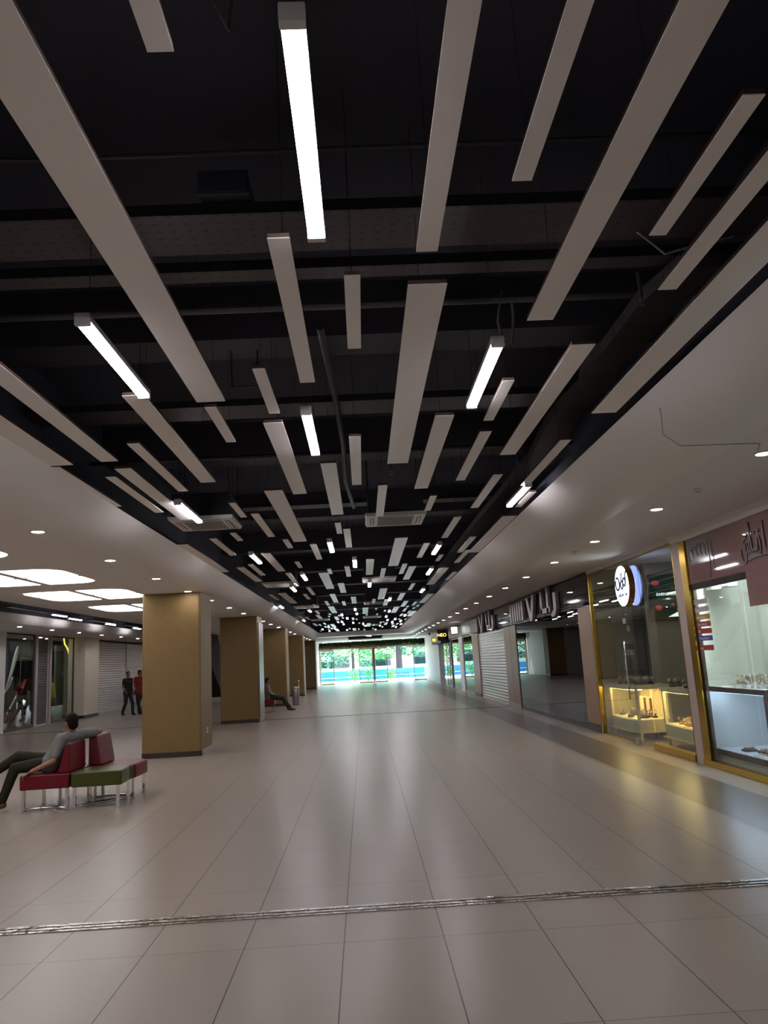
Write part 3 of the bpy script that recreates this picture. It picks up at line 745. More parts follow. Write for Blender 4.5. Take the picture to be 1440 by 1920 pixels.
def left_window(y0, y1, label, n):
    t = thing('window_%d' % n, (XL, y0, 0), label, None, kind='structure')
    L = y1 - y0
    bm = NB(); box(bm, -0.008, 0.004, 0.04, L - 0.04, 0.10, ZC - 0.04); obj('window_pane', bm, clear_glass, t)
    frame_bars(t, 'window_frame', M('bronze_frame', (0.10, 0.085, 0.075), 0.4, 0.4), [(-0.03, 0.03, 0.0, L, 0.0, 0.10), (-0.03, 0.03, 0.0, L, ZC - 0.05, ZC - 0.002), (-0.03, 0.03, L - 0.05, L, 0.1, ZC - 0.05), (-0.03, 0.03, 0.0, 0.04, 0.1, ZC - 0.05)])
    return t
left_window(26.0, 28.38, 'shop window with fashion display left of the narrow dark shutter', 1)
left_window(29.86, 32.2, 'shop window with mannequins right of the narrow dark shutter', 2)
struct(bx('trim_6', M('pale_post', (0.50, 0.46, 0.44), 0.4), XL - 0.06, XL + 0.06, 28.40, 28.58, 0, ZC))
struct(bx('trim_7', M('pale_post', (0.50, 0.46, 0.44), 0.4), XL - 0.06, XL + 0.06, 29.70, 29.84, 0, ZC))
shutter_thing((XL - 0.05, 28.62, 0), 1.05, ZC - 0.12, shutter_d, 'narrow dark mauve roller shutter between the two shop windows')
shutter_thing((XL, 34.05, 0), 5.0, ZC - 0.08, shutter_w, 'wide pale roller shutter right of the beige pier', pitch=0.10)
shutter_thing((XL, 39.25, 0), 4.8, ZC - 0.08, shutter_w, 'pale roller shutter behind the two walking men', pitch=0.10)
bx_ = thing('roller_shutter', (-11.6, 55.75, 0), 'pale roller shutter on the far wall below the escalator', 'roller shutter')
bm = NB(); shutter(bm, 'y', 0, 0, 5.5, 0.05, 3.1, -1, 0.10); obj('slat_curtain', bm, shutter_w, bx_)
bm = NB(); box(bm, 0, 5.5, -0.03, 0.01, 0, 0.05); obj('bottom_bar', bm, grey_cap, bx_)
# contents of the left windows
shop_blue = M('blue_poster', (0.08, 0.10, 0.22), 0.5, var=0.4, vscale=3)
for i, (x, y) in enumerate([(-12.5, 26.6), (-12.6, 27.8), (-12.4, 30.5), (-12.6, 31.6)]):
    dup(d0, (x, y, ZC), label='round downlight inside the %s left shop window, %s one' % (['fashion', 'mannequin'][i // 2], ['nearer', 'farther'][i % 2]), group='downlights inside the left shop windows')
t = thing('display_board', (-12.35, 28.95, 0), 'grey display board carrying six small dark shoes', 'display board')
bm = NB(); box(bm, -0.03, 0.0, -0.50, 0.62, 0.0, 1.25); obj('panel', bm, M('pale_grey_board', (0.60, 0.57, 0.58), 0.5), t)
s0_ = None
for i in range(3):
    for j in range(2):
        lab = 'small dark shoe pinned on the grey display board, %s row %s' % (['bottom', 'middle', 'top'][i], ['left', 'right'][j])
        loc = (-12.33, 28.76 + 0.36 * j, 0.46 + 0.20 * i)
        if s0_ is None:
            s0_ = thing('shoe', loc, lab, 'shoe', 'dark shoes on the display board')
            bm = NB(); ball(bm, (0.0, 0, 0.0), (0.03, 0.075, 0.045)); obj('upper', bm, shoe_b, s0_, smooth=True)
            bm = NB(); box(bm, -0.03, 0.02, -0.075, 0.06, -0.055, -0.035); obj('sole', bm, leather_b, s0_)
        else: dup(s0_, loc, label=lab)
t = thing('poster', (-12.95, 29.6, 0), 'dark blue poster hanging high in the fashion window', 'poster')
bm = NB(); box(bm, -0.01, 0.01, -0.55, 0.30, 1.6, 3.0); obj('sheet', bm, shop_blue, t)
branch = M('white_branch', (0.85, 0.83, 0.80), 0.5)
bm = NB(); tube(bm, [(0, 0, 0.25), (0.0, 0.35, 0.62), (0.02, 0.70, 0.95), (0.0, 0.95, 1.15)], [0.02, 0.03, 0.03, 0.02]); tube(bm, [(0, 0.1, 1.35), (0, 0.45, 1.85), (0, 0.75, 2.4), (0, 0.95, 2.8)], [0.02, 0.05, 0.07, 0.04]); tube(bm, [(0, 0.1, 1.3), (0, 0.4, 1.5), (0, 0.6, 1.75)], 0.03)
tube(bm, [(0, 0, 0.25), (-0.1, 0.0, 0.8), (0, 0.1, 1.35)], 0.02); box(bm, -0.1, 0.1, -0.1, 0.1, 0, 0.25)
o = obj('branch_sculpture', bm, branch, smooth=True); o.location = (-12.1, 26.9, 0); tag(o, 'white bare branch leaning up in the fashion window', 'window decoration')
t = thing('handbag', (-12.1, 28.25, 1.12), 'glossy dark handbag with red top hanging in the fashion window', 'handbag')
bm = NB(); prism(bm, [(-0.22, 0.28), (-0.12, 0.06), (-0.05, 0.0), (0.30, 0.0), (0.30, 0.12)], 'x', -0.07, 0.07); obj('body', bm, M('oxblood_gloss', (0.05, 0.008, 0.012), 0.2), t, bevel=0.01)
bm = NB(); prism(bm, [(-0.24, 0.30), (-0.02, 0.22), (0.28, 0.55), (0.32, 0.55), (0.30, 0.13), (0.0, 0.15), (-0.2, 0.24)], 'x', -0.06, 0.06); obj('flap', bm, M('bright_red_gloss', (0.35, 0.01, 0.02), 0.25), t, bevel=0.01)
bm = NB(); cone(bm, (0, 0.30, 0.55), (0, 0.30, ZC - 1.122), 0.004, seg=6); obj('hanging_cord', bm, black_m, t)
for i, (y, h, w, c) in enumerate([(27.0, 0.9, 0.22, (0.30, 0.14, 0.10)), (27.5, 0.75, 0.16, (0.34, 0.16, 0.11)), (27.95, 0.6, 0.13, (0.32, 0.15, 0.10)), (28.3, 0.5, 0.12, (0.22, 0.16, 0.12))]):
    bm = NB(); n = 9
    for k in range(n):
        a = rnd.uniform(-w, w); b_ = rnd.uniform(-w, w)
        tube(bm, [(a * 0.4, b_ * 0.4, 0), (a, b_, h * 0.5), (a * 1.3, b_ * 1.1, h * rnd.uniform(0.7, 1.1))], [0.035, 0.025, 0.01], 6)
    box(bm, -0.1, 0.1, -0.1, 0.1, 0, 0.12)
    o = obj('dried_grass_bundle', bm, M('dried_%d' % i, c, 0.7, var=0.3, vscale=20)); o.location = (-11.98, y, 0)
    tag(o, 'brown bundle of dried stalks on the floor of the fashion window, %s' % ['leftmost and tallest', 'second from the left', 'third from the left', 'rightmost'][i], 'window decoration', 'dried stalk bundles')
t = thing('clothes_rack', (-12.7, 29.95, 0), 'dark clothes hanging at the right of the fashion window', 'clothes')
bm = NB(); tube(bm, [(0, -0.45, 2.45), (0, 0.35, 2.45)], 0.015); tube(bm, [(0, -0.45, 0), (0, -0.45, 2.45)], 0.015); tube(bm, [(0, 0.35, 0), (0, 0.35, 2.45)], 0.015); obj('rail', bm, chrome, t)
for k in range(5):
    bm = NB(); prism(bm, [(-0.2, 2.35), (0.2, 2.35), (0.24, 1.3 - 0.05 * k), (-0.24, 1.3 - 0.05 * k)], 'y', -0.4 + k * 0.15, -0.32 + k * 0.15)
    obj('coat', bm, [black_cloth, jeans][k % 2], t, bevel=0.02)
def fig(name, loc, m_top, label, rz=0.0):
    t = thing(name, loc, label, 'mannequin', rz=rz)
    bm = NB(); capsule(bm, (0, 0, 0.95), (0, 0, 1.32), 0.13, 0.16); ball(bm, (0, 0, 1.62), (0.075, 0.085, 0.11)); capsule(bm, (0, 0, 1.4), (0, 0, 1.55), 0.05, 0.045)
    capsule(bm, (0, -.19, 1.35), (0.03, -.24, 1.05), .045, .035); capsule(bm, (0, .19, 1.35), (0.03, .24, 1.05), .045, .035)
    capsule(bm, (0, -.09, 0.95), (0, -.09, .05), .08, .04); capsule(bm, (0, .09, 0.95), (0, .09, .05), .08, .04); obj('body', bm, M('mannequin_skin', (0.30, 0.22, 0.19), 0.4), t, smooth=True)
    bm = NB(); capsule(bm, (0, 0, 0.85), (0, 0, 1.32), 0.20, 0.18); obj('top', bm, m_top, t, smooth=True)
    bm = NB(); cone(bm, (0, 0, 0.95), (0, 0, 0.5), 0.19, 0.26, 18); obj('skirt', bm, M('patterned_rust', (0.16, 0.07, 0.06), 0.8, var=0.6, vscale=25), t, smooth=True)
    bm = NB(); cone(bm, (0, 0, 0), (0, 0, 0.02), 0.18, seg=20); obj('base', bm, chrome, t)
    return t
fig('mannequin', (-12.2, 31.1, 0), M('lime_top', (0.42, 0.45, 0.09), 0.7), 'mannequin in a lime top at the left of the mannequin window')
fig('mannequin', (-12.5, 31.7, 0), M('crimson_top', (0.35, 0.02, 0.03), 0.7), 'mannequin in a crimson top beside the lime one')
t = bx('display_board', M('pale_green_board', (0.40, 0.42, 0.36), 0.5), -12.72, -12.66, 32.7, 34.0, 0.0, 2.95); tag(t, 'tall pale green board at the right of the mannequin window', 'display board')
bm = NB(); pts = [(-0.45, 0)] + [(-0.45 + 0.9 * k / 12, 0.62 * math.sin(math.pi * (0.15 + 0.85 * k / 12 * 0.75))) for k in range(13)] + [(0.45, 0)]
prism(bm, pts, 'x', -0.05, 0.05); o = obj('arched_plinth', bm, M('beige_felt', (0.30, 0.25, 0.19), 0.8)); o.location = (-12.0, 31.25, 0.0); tag(o, 'beige arched plinth on the floor of the mannequin window', 'plinth')
bm = NB(); tube(bm, [(0, -0.1, 3.215), (0, 0, 2.98), (0, 0.25, 2.85), (0, 0.42, 2.72), (0, 0.48, 2.6)], 0.03); o = obj('neon_strip', bm, M('yellow_neon', (1, .85, .1), .5, emit=0.9, ecol=(0.9, 0.75, 0.15))); o.location = (-12.05, 32.0, 0.0); tag(o, 'curved yellow light strip high in the mannequin window', 'sign light')

# escalator seen between the first two columns
t = thing('escalator', (-7.6, 0, 0), 'dark clad escalator flank descending between the two nearest columns', 'escalator')
bm = NB()
prism(bm, [(39.5, 0.3), (41.5, 0.3), (41.5, 1.2), (36.0, 4.6), (33.5, 4.6), (33.5, 3.45)], 'x', -0.55, 0.55)
obj('truss_cladding', bm, M('dark_brown_cladding', (0.045, 0.035, 0.034), 0.85, spec=0.1), t)
bm = NB(); prism(bm, [(41.4, 1.25), (41.4, 2.15), (36.0, 4.6), (36.0, 4.55)], 'x', 0.50, 0.53); obj('balustrade', bm, M('dark_laminate', (0.07, 0.055, 0.05), 0.35), t)
bm = NB(); tube(bm, [(0.52, 41.5, 2.2), (0.52, 36.2, 4.6)], 0.03); obj('handrail', bm, black_m, t)
struct(bx('wall_left_bulkhead', M('taupe_bulkhead', (0.16, 0.13, 0.12), 0.5), -9.6, -7.0, 42.0, 42.2, 1.9, 3.05))

# ------------------------------------------------------------------ seats, with the seated man
def rounded_poly(poly, r=0.03, k=4):
    out = []
    n = len(poly)
    for i in range(n):
        p0, p1, p2 = Vector(poly[i - 1]), Vector(poly[i]), Vector(poly[(i + 1) % n])
        a = (p0 - p1); b = (p2 - p1)
        rr = min(r, a.length * 0.4, b.length * 0.4)
        A = p1 + a.normalized() * rr; B = p1 + b.normalized() * rr
        for j in range(k + 1):
            t = j / k; q = (A * (1 - t) ** 2 + p1 * 2 * t * (1 - t) + B * t * t); out.append((q.x, q.y))
    return out
def seat_module(loc, poly, m, legs, label, back=None, rail=None):
    t = thing('bench_seat', loc, label, 'bench seat', 'modular vinyl seats')
    bm = NB(); prism(bm, rounded_poly(poly, 0.035), 'z', 0.27, 0.45); obj('seat_cushion', bm, m, t, bevel=0.018, bseg=3)
    for x, y in legs:
        bm = NB(); box(bm, x - 0.019, x + 0.019, y - 0.019, y + 0.019, 0.0, 0.27); obj('leg', bm, chrome, t, bevel=0.003)
    if rail:
        bm = NB(); tube(bm, [(x, y, 0.03) for x, y in rail], 0.016, 8); obj('floor_rail', bm, chrome, t, smooth=True)
    if back:
        bm = NB(); n = None
        bot, top, h = back
        A = [bm.verts.new((x, y, 0.452)) for x, y in bot]; B = [bm.verts.new((x, y, h)) for x, y in top]
        n = len(A)
        for i in range(n): bm.faces.new((A[i], A[(i + 1) % n], B[(i + 1) % n], B[i]))
        bm.faces.new(A[::-1]); bm.faces.new(B)
        obj('backrest', bm, m, t, bevel=0.02, bseg=3)
    return t
# coordinates in metres relative to (-3.8, 10.4)
OX, OY = -3.80, 10.41
seat_module((OX, OY, 0), [(-0.65, -0.01), (-0.03, 0.02), (-0.03, 0.62), (-0.10, 1.10), (-0.62, 1.22), (-0.60, 0.6)], red_v,
            [(-0.60, 0.03), (-0.06, 0.05), (-0.57, 0.60), (-0.56, 1.15), (-0.13, 1.05)],
            'red vinyl seat with backrest on which the man in grey sits',
            back=([(-0.19, 0.03), (-0.035, 0.03), (-0.035, 0.64), (-0.19, 0.64)], [(-0.085, 0.035), (-0.04, 0.035), (-0.04, 0.62), (-0.085, 0.62)], 0.815),
            rail=[(-0.60, 0.03), (-0.42, 0.14), (-0.20, 0.12), (-0.06, 0.05)])
seat_module((OX, OY, 0), [(-0.01, 0.0), (0.63, 0.02), (0.62, 0.30), (0.60, 0.45), (0.63, 0.60), (0.0, 0.66)], green_v,
            [(0.04, 0.03), (0.58, 0.05), (0.56, 0.56), (0.05, 0.58)],
            'olive green backless vinyl seat between the two red ones',
            rail=[(0.04, 0.03), (0.16, 0.28), (0.30, 0.36), (0.45, 0.50), (0.56, 0.56)])
seat_module((OX, OY, 0), [(0.0, 0.675), (0.635, 0.615), (0.655, 1.16), (0.55, 1.27), (-0.08, 1.32), (-0.08, 1.14)], red_v,
            [(0.07, 0.72), (0.58, 0.70), (0.61, 1.13), (0.0, 1.25)],
            'red vinyl seat with slanted backrest behind the green one',
            back=([(-0.02, 0.68), (0.15, 0.70), (0.16, 1.28), (-0.06, 1.30)], [(-0.02, 0.68), (0.075, 0.72), (0.085, 1.29), (-0.02, 1.30)], 0.845),
            rail=[(0.07, 0.72), (0.25, 0.85), (0.45, 0.80), (0.58, 0.70)])

# ------------------------------------------------------------------ people
def remesh(o, vox, smooth=3):
    md = o.modifiers.new('remesh', 'REMESH'); md.mode = 'VOXEL'; md.voxel_size = vox; md.use_smooth_shade = True
    sm = o.modifiers.new('smooth', 'SMOOTH'); sm.factor = 0.5; sm.iterations = smooth
def head_geo(bm, c, fwd, up=(0, 0, 1), s=1.0):
    """head 0.23 m high; c = centre; fwd = where the face looks"""
    c = Vector(c); f = Vector(fwd).normalized(); u = Vector(up); u = (u - f * u.dot(f)).normalized(); r = f.cross(u)
    rot = Matrix((r, f, u)).transposed()
    P_ = lambda x, y, z: c + (r * x + f * y + u * z) * s
    ball(bm, P_(0, -0.012, 0.028), (0.074 * s, 0.092 * s, 0.088 * s), 18, 14, rot)
    ball(bm, P_(0, 0.018, -0.045), (0.056 * s, 0.062 * s, 0.068 * s), 16, 12, rot)
    ball(bm, P_(0, 0.050, -0.088), (0.028 * s, 0.026 * s, 0.020 * s), 10, 8, rot)
    capsule(bm, P_(0, 0.080, 0.012), P_(0, 0.100, -0.028), 0.008 * s, 0.014 * s, 8)
    ball(bm, P_(0, 0.074, -0.055), (0.024 * s, 0.012 * s, 0.010 * s), 10, 8, rot)
    for k in (-1, 1):
        ball(bm, P_(0.074 * k, -0.008, -0.008), (0.010 * s, 0.020 * s, 0.032 * s), 8, 8, rot)
        ball(bm, P_(0.030 * k, 0.074, 0.026), (0.022 * s, 0.012 * s, 0.008 * s), 8, 6, rot)
        ball(bm, P_(0.040 * k, 0.050, -0.022), (0.022 * s, 0.022 * s, 0.020 * s), 8, 6, rot)
    return P_, rot
def hair_geo(bm, P_, rot, s=1.0, bald=0.0):
    ball(bm, P_(0, -0.022, 0.040), (0.081 * s, 0.093 * s, 0.090 * s), 20, 16, rot)
    ball(bm, P_(0, -0.055, -0.020), (0.070 * s, 0.055 * s, 0.072 * s), 16, 12, rot)
def hand_geo(bm, wrist, palm_dir, normal, curl=0.5, s=1.0, side=1):
    """palm, four unequal bent fingers and a thumb leaving the side of the palm"""
    w = Vector(wrist); d = Vector(palm_dir).normalized(); n = Vector(normal); n = (n - d * n.dot(d)).normalized(); r = d.cross(n) * side
    for k in range(4):
        o = (k - 1.5) * 0.019
        capsule(bm, w + r * o * 0.6 * s, w + (d * 0.085 + r * o) * s, 0.014 * s, 0.011 * s, 8)
    lens = [0.066, 0.076, 0.072, 0.056]
    for k in range(4):
        o = (k - 1.5) * 0.0205
        p = w + (d * 0.088 + r * o) * s
        ang = curl * 0.45
        for j, fr in enumerate((0.45, 0.32, 0.23)):
            dirv = (d * math.cos(ang) - n * math.sin(ang) + r * o * 2.0).normalized()
            q = p + dirv * lens[k] * fr * s
            capsule(bm, p, q, (0.0085 - 0.0008 * j) * s, (0.0078 - 0.0008 * j) * s, 8)
            p = q; ang += curl * 0.75
    p = w + (d * 0.02 - r * 0.026) * s
    q = p + (d * 0.035 - r * 0.030 - n * 0.008) * s; capsule(bm, p, q, 0.0125 * s, 0.010 * s, 8)
    q2 = q + (d * 0.030 - r * 0.008 - n * 0.012) * s; capsule(bm, q, q2, 0.0098 * s, 0.0085 * s, 8)
def shoe_geo(bm, heel, toe, s=1.0, h=0.0):
    a, b = Vector(heel), Vector(toe); d = (b - a).normalized()
    capsule(bm, a + Vector((0, 0, 0.045)), a + d * 0.10 + Vector((0, 0, 0.045)), 0.040 * s, 0.043 * s, 12)
    capsule(bm, a + d * 0.08 + Vector((0, 0, 0.035)), b - d * 0.03 + Vector((0, 0, 0.030)), 0.045 * s, 0.030 * s, 12)
    capsule(bm, a + Vector((0, 0, 0.055)), a + d * 0.03 + Vector((0, 0, 0.095)), 0.036 * s, 0.034 * s, 12)
def person(label, J, look, mats, vox=0.012, s=1.0, hands=((0, 0, -1), (0, 0, -1)), hn=((1, 0, 0), (1, 0, 0)), curl=(0.5, 0.5), sleeve=0.9, bulk=1.0, tuck=False, hem=0.05):
    """J: dict of joints in world metres"""
    V = {k: Vector(v) for k, v in J.items()}
    base = Vector((V['pelvis'].x, V['pelvis'].y, 0))
    t = thing('person', base, label, 'person')
    V = {k: v - base for k, v in V.items()}
    sk, top, leg, shoe = mats
    bm = NB()
    P_, rot = head_geo(bm, V['head'], look, s=s)
    capsule(bm, V['neck'] + Vector((0, 0, -0.03)), V['head'] + Vector((0, 0, -0.05)) - Vector(look).normalized() * 0.02, 0.058 * s, 0.052 * s)
    shl = V['shL']; shr = V['shR']
    capsule(bm, shl, shr, 0.055, 0.055); capsule(bm, V['chest'], V['pelvis'], 0.095, 0.095)
    for a, e, w in (('shL', 'elL', 'wrL'), ('shR', 'elR', 'wrR')):
        capsule(bm, V[a], V[e], 0.052, 0.040); capsule(bm, V[e], V[w], 0.040, 0.026)
    for h, k, an in (('hipL', 'knL', 'anL'), ('hipR', 'knR', 'anR')):
        capsule(bm, V[h], V[k], 0.078, 0.054); capsule(bm, V[k], V[an], 0.052, 0.034)
    hand_geo(bm, V['wrL'], hands[0], hn[0], curl[0], side=1); hand_geo(bm, V['wrR'], hands[1], hn[1], curl[1], side=-1)
    b = obj('body', bm, sk, t); remesh(b, vox, 2)
    bm = NB(); hair_geo(bm, P_, rot, s)
    h_ = obj('hair', bm, hair_m, t, smooth=True)
    md = h_.modifiers.new('remesh', 'REMESH'); md.mode = 'VOXEL'; md.voxel_size = 0.010; md.use_smooth_shade = True
    # clip the face side of the hair: subtract by moving it behind; face spheres protrude beyond it
    bm = NB()
    capsule(bm, shl, shr, 0.082 * bulk, 0.082 * bulk)
    mid = (V['chest'] + V['pelvis']) / 2
    ax_ = (V['shL'] - V['shR']).normalized()
    for k in (-0.085, 0, 0.085):
        capsule(bm, V['chest'] + ax_ * k, mid + ax_ * k * 0.8, 0.125 * bulk, 0.120 * bulk); capsule(bm, mid + ax_ * k * 0.8, V['pelvis'] + ax_ * k * 0.9 + (V['chest'] - V['pelvis']).normalized() * (0.02 - hem), 0.118 * bulk, 0.132 * bulk)
    capsule(bm, V['neck'] + Vector((0, 0, -0.06)), V['neck'] + Vector((0, 0, -0.015)), 0.09, 0.062)
    for a, e in (('shL', 'elL'), ('shR', 'elR')):
        q = V[a].lerp(V[e], sleeve); capsule(bm, V[a], q, 0.072, 0.062)
    o = obj('shirt', bm, top, t); remesh(o, max(vox, 0.012), 4)
    bm = NB()
    capsule(bm, V['hipL'], V['hipR'], 0.115, 0.115); capsule(bm, V['pelvis'] + (V['chest'] - V['pelvis']).normalized() * 0.04, V['pelvis'], 0.13, 0.13)
    for h, k, an in (('hipL', 'knL', 'anL'), ('hipR', 'knR', 'anR')):
        capsule(bm, V[h], V[k], 0.098, 0.072); capsule(bm, V[k], V[k].lerp(V[an], 0.93), 0.070, 0.056)
    o = obj('trousers', bm, leg, t); remesh(o, max(vox, 0.012), 4)
    for an, to in (('anL', 'toL'), ('anR', 'toR')):
        bm = NB(); d = (V[to] - V[an]); hp = V[an] + Vector((0, 0, -0.075)) - Vector((d.x, d.y, 0)).normalized() * 0.03
        if 'shoe_rot' in J: pass
        shoe_geo(bm, hp, V[to], 1.0); o = obj('shoe', bm, shoe, t); remesh(o, 0.010, 3)
    return t
person('person seated on the red seat in a grey shirt, legs crossed, arm over the backrest',
       dict(pelvis=(-4.13, 10.74, 0.58), chest=(-4.01, 10.79, 0.80), neck=(-3.95, 10.79, 0.95), head=(-3.945, 10.77, 1.055),
            shL=(-4.02, 10.62, 0.86), shR=(-3.90, 10.97, 0.88), elL=(-4.06, 10.50, 0.60), wrL=(-4.31, 10.44, 0.495),
            elR=(-3.675, 11.10, 0.905), wrR=(-3.80, 11.32, 0.895), hipL=(-4.17, 10.66, 0.56), hipR=(-4.17, 10.84, 0.57),
            knL=(-4.60, 10.62, 0.53), anL=(-4.75, 10.60, 0.11), toL=(-4.97, 10.60, 0.0), knR=(-4.62, 10.76, 0.66), anR=(-4.98, 10.62, 0.42), toR=(-5.17, 10.60, 0.30)),
       (-0.75, 0.66, -0.02), (skin_m, grey_shirt, olive_trousers, leather_b), vox=0.0075, hands=((-0.75, -0.20, -0.45), (-0.5, 0.85, -0.1)), hn=((-0.4, 0.1, 0.9), (0, 0, 1)), curl=(0.9, 0.5), sleeve=0.75, bulk=0.95)
def walker(x, y, face, label, top, leg, height=1.78, ph=1, mats=None, look=None, bulk=0.95):
    k = height / 1.78; f = Vector(face).normalized(); r = Vector((f.y, -f.x, 0)); B = Vector((x, y, 0))
    P_ = lambda a, b, z: tuple(B + (r * a + f * b + Vector((0, 0, z))) * k)
    J = dict(pelvis=P_(0, 0, 0.95), chest=P_(0, 0.01, 1.30), neck=P_(0, 0.0, 1.50), head=P_(0, 0.03, 1.655), shL=P_(-0.175, 0, 1.43), shR=P_(0.175, 0, 1.43),
             elL=P_(-0.235, -0.05 * ph, 1.15), wrL=P_(-0.22, 0.10 * ph, 0.93), elR=P_(0.235, -0.03, 1.15), wrR=P_(0.22, 0.16, 0.95),
             hipL=P_(-0.09, 0, 0.90), hipR=P_(0.09, 0, 0.90), knL=P_(-0.09, 0.18 * ph, 0.50), anL=P_(-0.09, 0.20 * ph, 0.085), toL=P_(-0.10, 0.20 * ph + 0.17, 0.0),
             knR=P_(0.09, -0.02 * ph, 0.49), anR=P_(0.09, -0.22 * ph, 0.10), toR=P_(0.10, -0.22 * ph + 0.17, 0.0))
    return person(label, J, look or face, (skin_dark, top, leg, shoe_b), vox=0.012, hands=((0, 0.1, -1), (0.1, 0.1, -1)), hn=(tuple(-r), tuple(r)), curl=(0.5, 0.5), sleeve=0.55, bulk=bulk, hem=0.10)
walker(-9.77, 32.9, (0.75, -0.5, 0), 'person walking in a black T-shirt and dark jeans, left of the two men', black_cloth, jeans, 1.77, 1, look=(0.55, -0.75, 0))
walker(-9.30, 32.95, (0.70, -0.6, 0), 'person walking in a red T-shirt and black trousers, by the nearest column', red_cloth, black_cloth, 1.80, -1, look=(0.9, -0.3, 0), bulk=1.1)
# seated man far away on the second bench
seat_module((-3.95, 29.0, 0), [(-0.3, 0), (0.62, 0.05), (0.60, 0.65), (-0.3, 0.7)], red_v, [(-0.2, 0.05), (0.56, 0.1), (0.54, 0.6), (-0.2, 0.62)],
            'far red vinyl seat half hidden behind the second column', back=([(-0.3, 0.6), (0.1, 0.6), (0.1, 0.75), (-0.3, 0.75)], [(-0.3, 0.66), (0.1, 0.66), (0.1, 0.75), (-0.3, 0.75)], 0.8))
person('person in dark trousers reclining on the far red seat, legs stretched out',
       dict(pelvis=(-3.55, 29.35, 0.56), chest=(-3.64, 29.38, 0.84), neck=(-3.64, 29.38, 1.00), head=(-3.60, 29.36, 1.12), shL=(-3.62, 29.56, 0.94), shR=(-3.62, 29.20, 0.94),
            elL=(-3.55, 29.62, 0.68), wrL=(-3.40, 29.50, 0.62), elR=(-3.52, 29.12, 0.68), wrR=(-3.34, 29.25, 0.62), hipL=(-3.50, 29.45, 0.54), hipR=(-3.50, 29.26, 0.54),
            knL=(-3.06, 29.45, 0.50), anL=(-2.80, 29.42, 0.12), toL=(-2.60, 29.40, 0.02), knR=(-3.06, 29.30, 0.48), anR=(-2.85, 29.28, 0.12), toR=(-2.66, 29.26, 0.02)),
       (1, -0.1, -0.1), (skin_dark, plaid, black_cloth, shoe_b), vox=0.012, hands=((0.9, -0.3, -0.1), (0.9, 0.3, -0.1)), hn=((0, 0, 1), (0, 0, 1)), sleeve=0.9)
# litter bin
t = thing('litter_bin', (-2.95, 33.55, 0), 'steel cylinder litter bin beside the far column', 'litter bin')
bm = NB(); lathe(bm, [(0.13, 0.02), (0.135, 0.03), (0.135, 0.70), (0.125, 0.72)], 24); obj('body', bm, steel, t, smooth=True)
bm = NB(); lathe(bm, [(0.14, 0.721), (0.145, 0.73), (0.145, 0.745), (0.10, 0.76)], 24); obj('ash_tray_top', bm, chrome, t, smooth=True)
bm = NB(); box(bm, -0.145, -0.128, -0.05, 0.05, 0.45, 0.62); obj('opening', bm, black_m, t)
bm = NB(); lathe(bm, [(0.14, 0.0), (0.14, 0.019)], 24); obj('foot', bm, black_m, t)
# stanchion knob near the column
t = thing('barrier_post', (-3.02, 36.0, 0), 'slim post with pale knob behind the litter bin', 'barrier post')
bm = NB(); cone(bm, (0, 0, 0), (0, 0, 0.9), 0.02, seg=10); obj('post', bm, chrome, t); bm = NB(); ball(bm, (0, 0, 0.93), 0.045); obj('knob', bm, white_plastic, t, smooth=True)

# ------------------------------------------------------------------ right wall: structure
shopB_wall = M('olive_grey_shop_wall', (0.34, 0.31, 0.23), 0.5, var=0.05)
struct(bx('wall_right_divider', M('mauve_pink_post', (0.48, 0.38, 0.36), 0.4), XR - 0.03, XR + 1.6, 11.03, 11.27, 0, ZC), 'pinkish divider post between the two jewellers')
struct(bx('wall_right_pier_1', brown_pier, XR - 0.02, XR + 0.25, 15.78, 16.68, 0.16, 2.52), 'tan brown pier right of the dark glass shop')
struct(bx('baseboard_right_1', skirt_m, XR - 0.03, XR + 0.25, 15.75, 16.70, 0, 0.16))
struct(bx('wall_right_pier_2', brown_pier, XR - 0.02, XR + 0.25, 23.75, 24.68, 0.12, 2.5))
struct(bx('wall_right_pier_3', brown_pier, XR - 0.02, XR + 0.25, 24.72, 25.75, 0.12, 2.5))
struct(bx('baseboard_right_2', skirt_light, XR - 0.03, XR + 0.25, 23.74, 25.76, 0, 0.12))
struct(bx('wall_right_pier_4', brown_pier, XR - 0.02, XR + 0.3, 31.7, 33.5, 0.12, 2.52))
struct(bx('baseboard_right_3', skirt_m, XR - 0.03, XR + 0.3, 31.7, 33.5, 0, 0.12))
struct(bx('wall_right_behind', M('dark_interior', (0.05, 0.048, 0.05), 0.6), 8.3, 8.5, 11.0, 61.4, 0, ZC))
struct(bx('wall_right_cross_1', M('dim_grey_partition', (0.16, 0.15, 0.14), 0.6), XR + 0.1, 8.4, 15.72, 15.8, 0, ZC))
struct(bx('wall_right_cross_2', M('dim_grey_partition', (0.16, 0.15, 0.14), 0.6), XR + 0.26, 8.4, 25.8, 25.9, 0, ZC))
struct(bx('wall_right_cross_3', white_wall, XR + 0.3, 8.4, 33.4, 33.5, 0, ZC))
# crown trim over the near jewellers
bm = NB(); prism(bm, [(XR - 0.06, ZC), (XR - 0.045, 3.15), (XR - 0.02, 3.10), (XR + 0.10, 3.10), (XR + 0.10, ZC)], 'y', 4.0, 11.30)
struct(obj('trim_8', bm, soffit), 'cream crown moulding above the pink jeweller')
bm = NB(); prism(bm, [(XR - 0.03, ZC), (XR - 0.03, 3.15), (XR + 0.05, 3.15), (XR + 0.05, ZC)], 'y', 11.03, 15.75)
struct(obj('trim_9', bm, soffit))

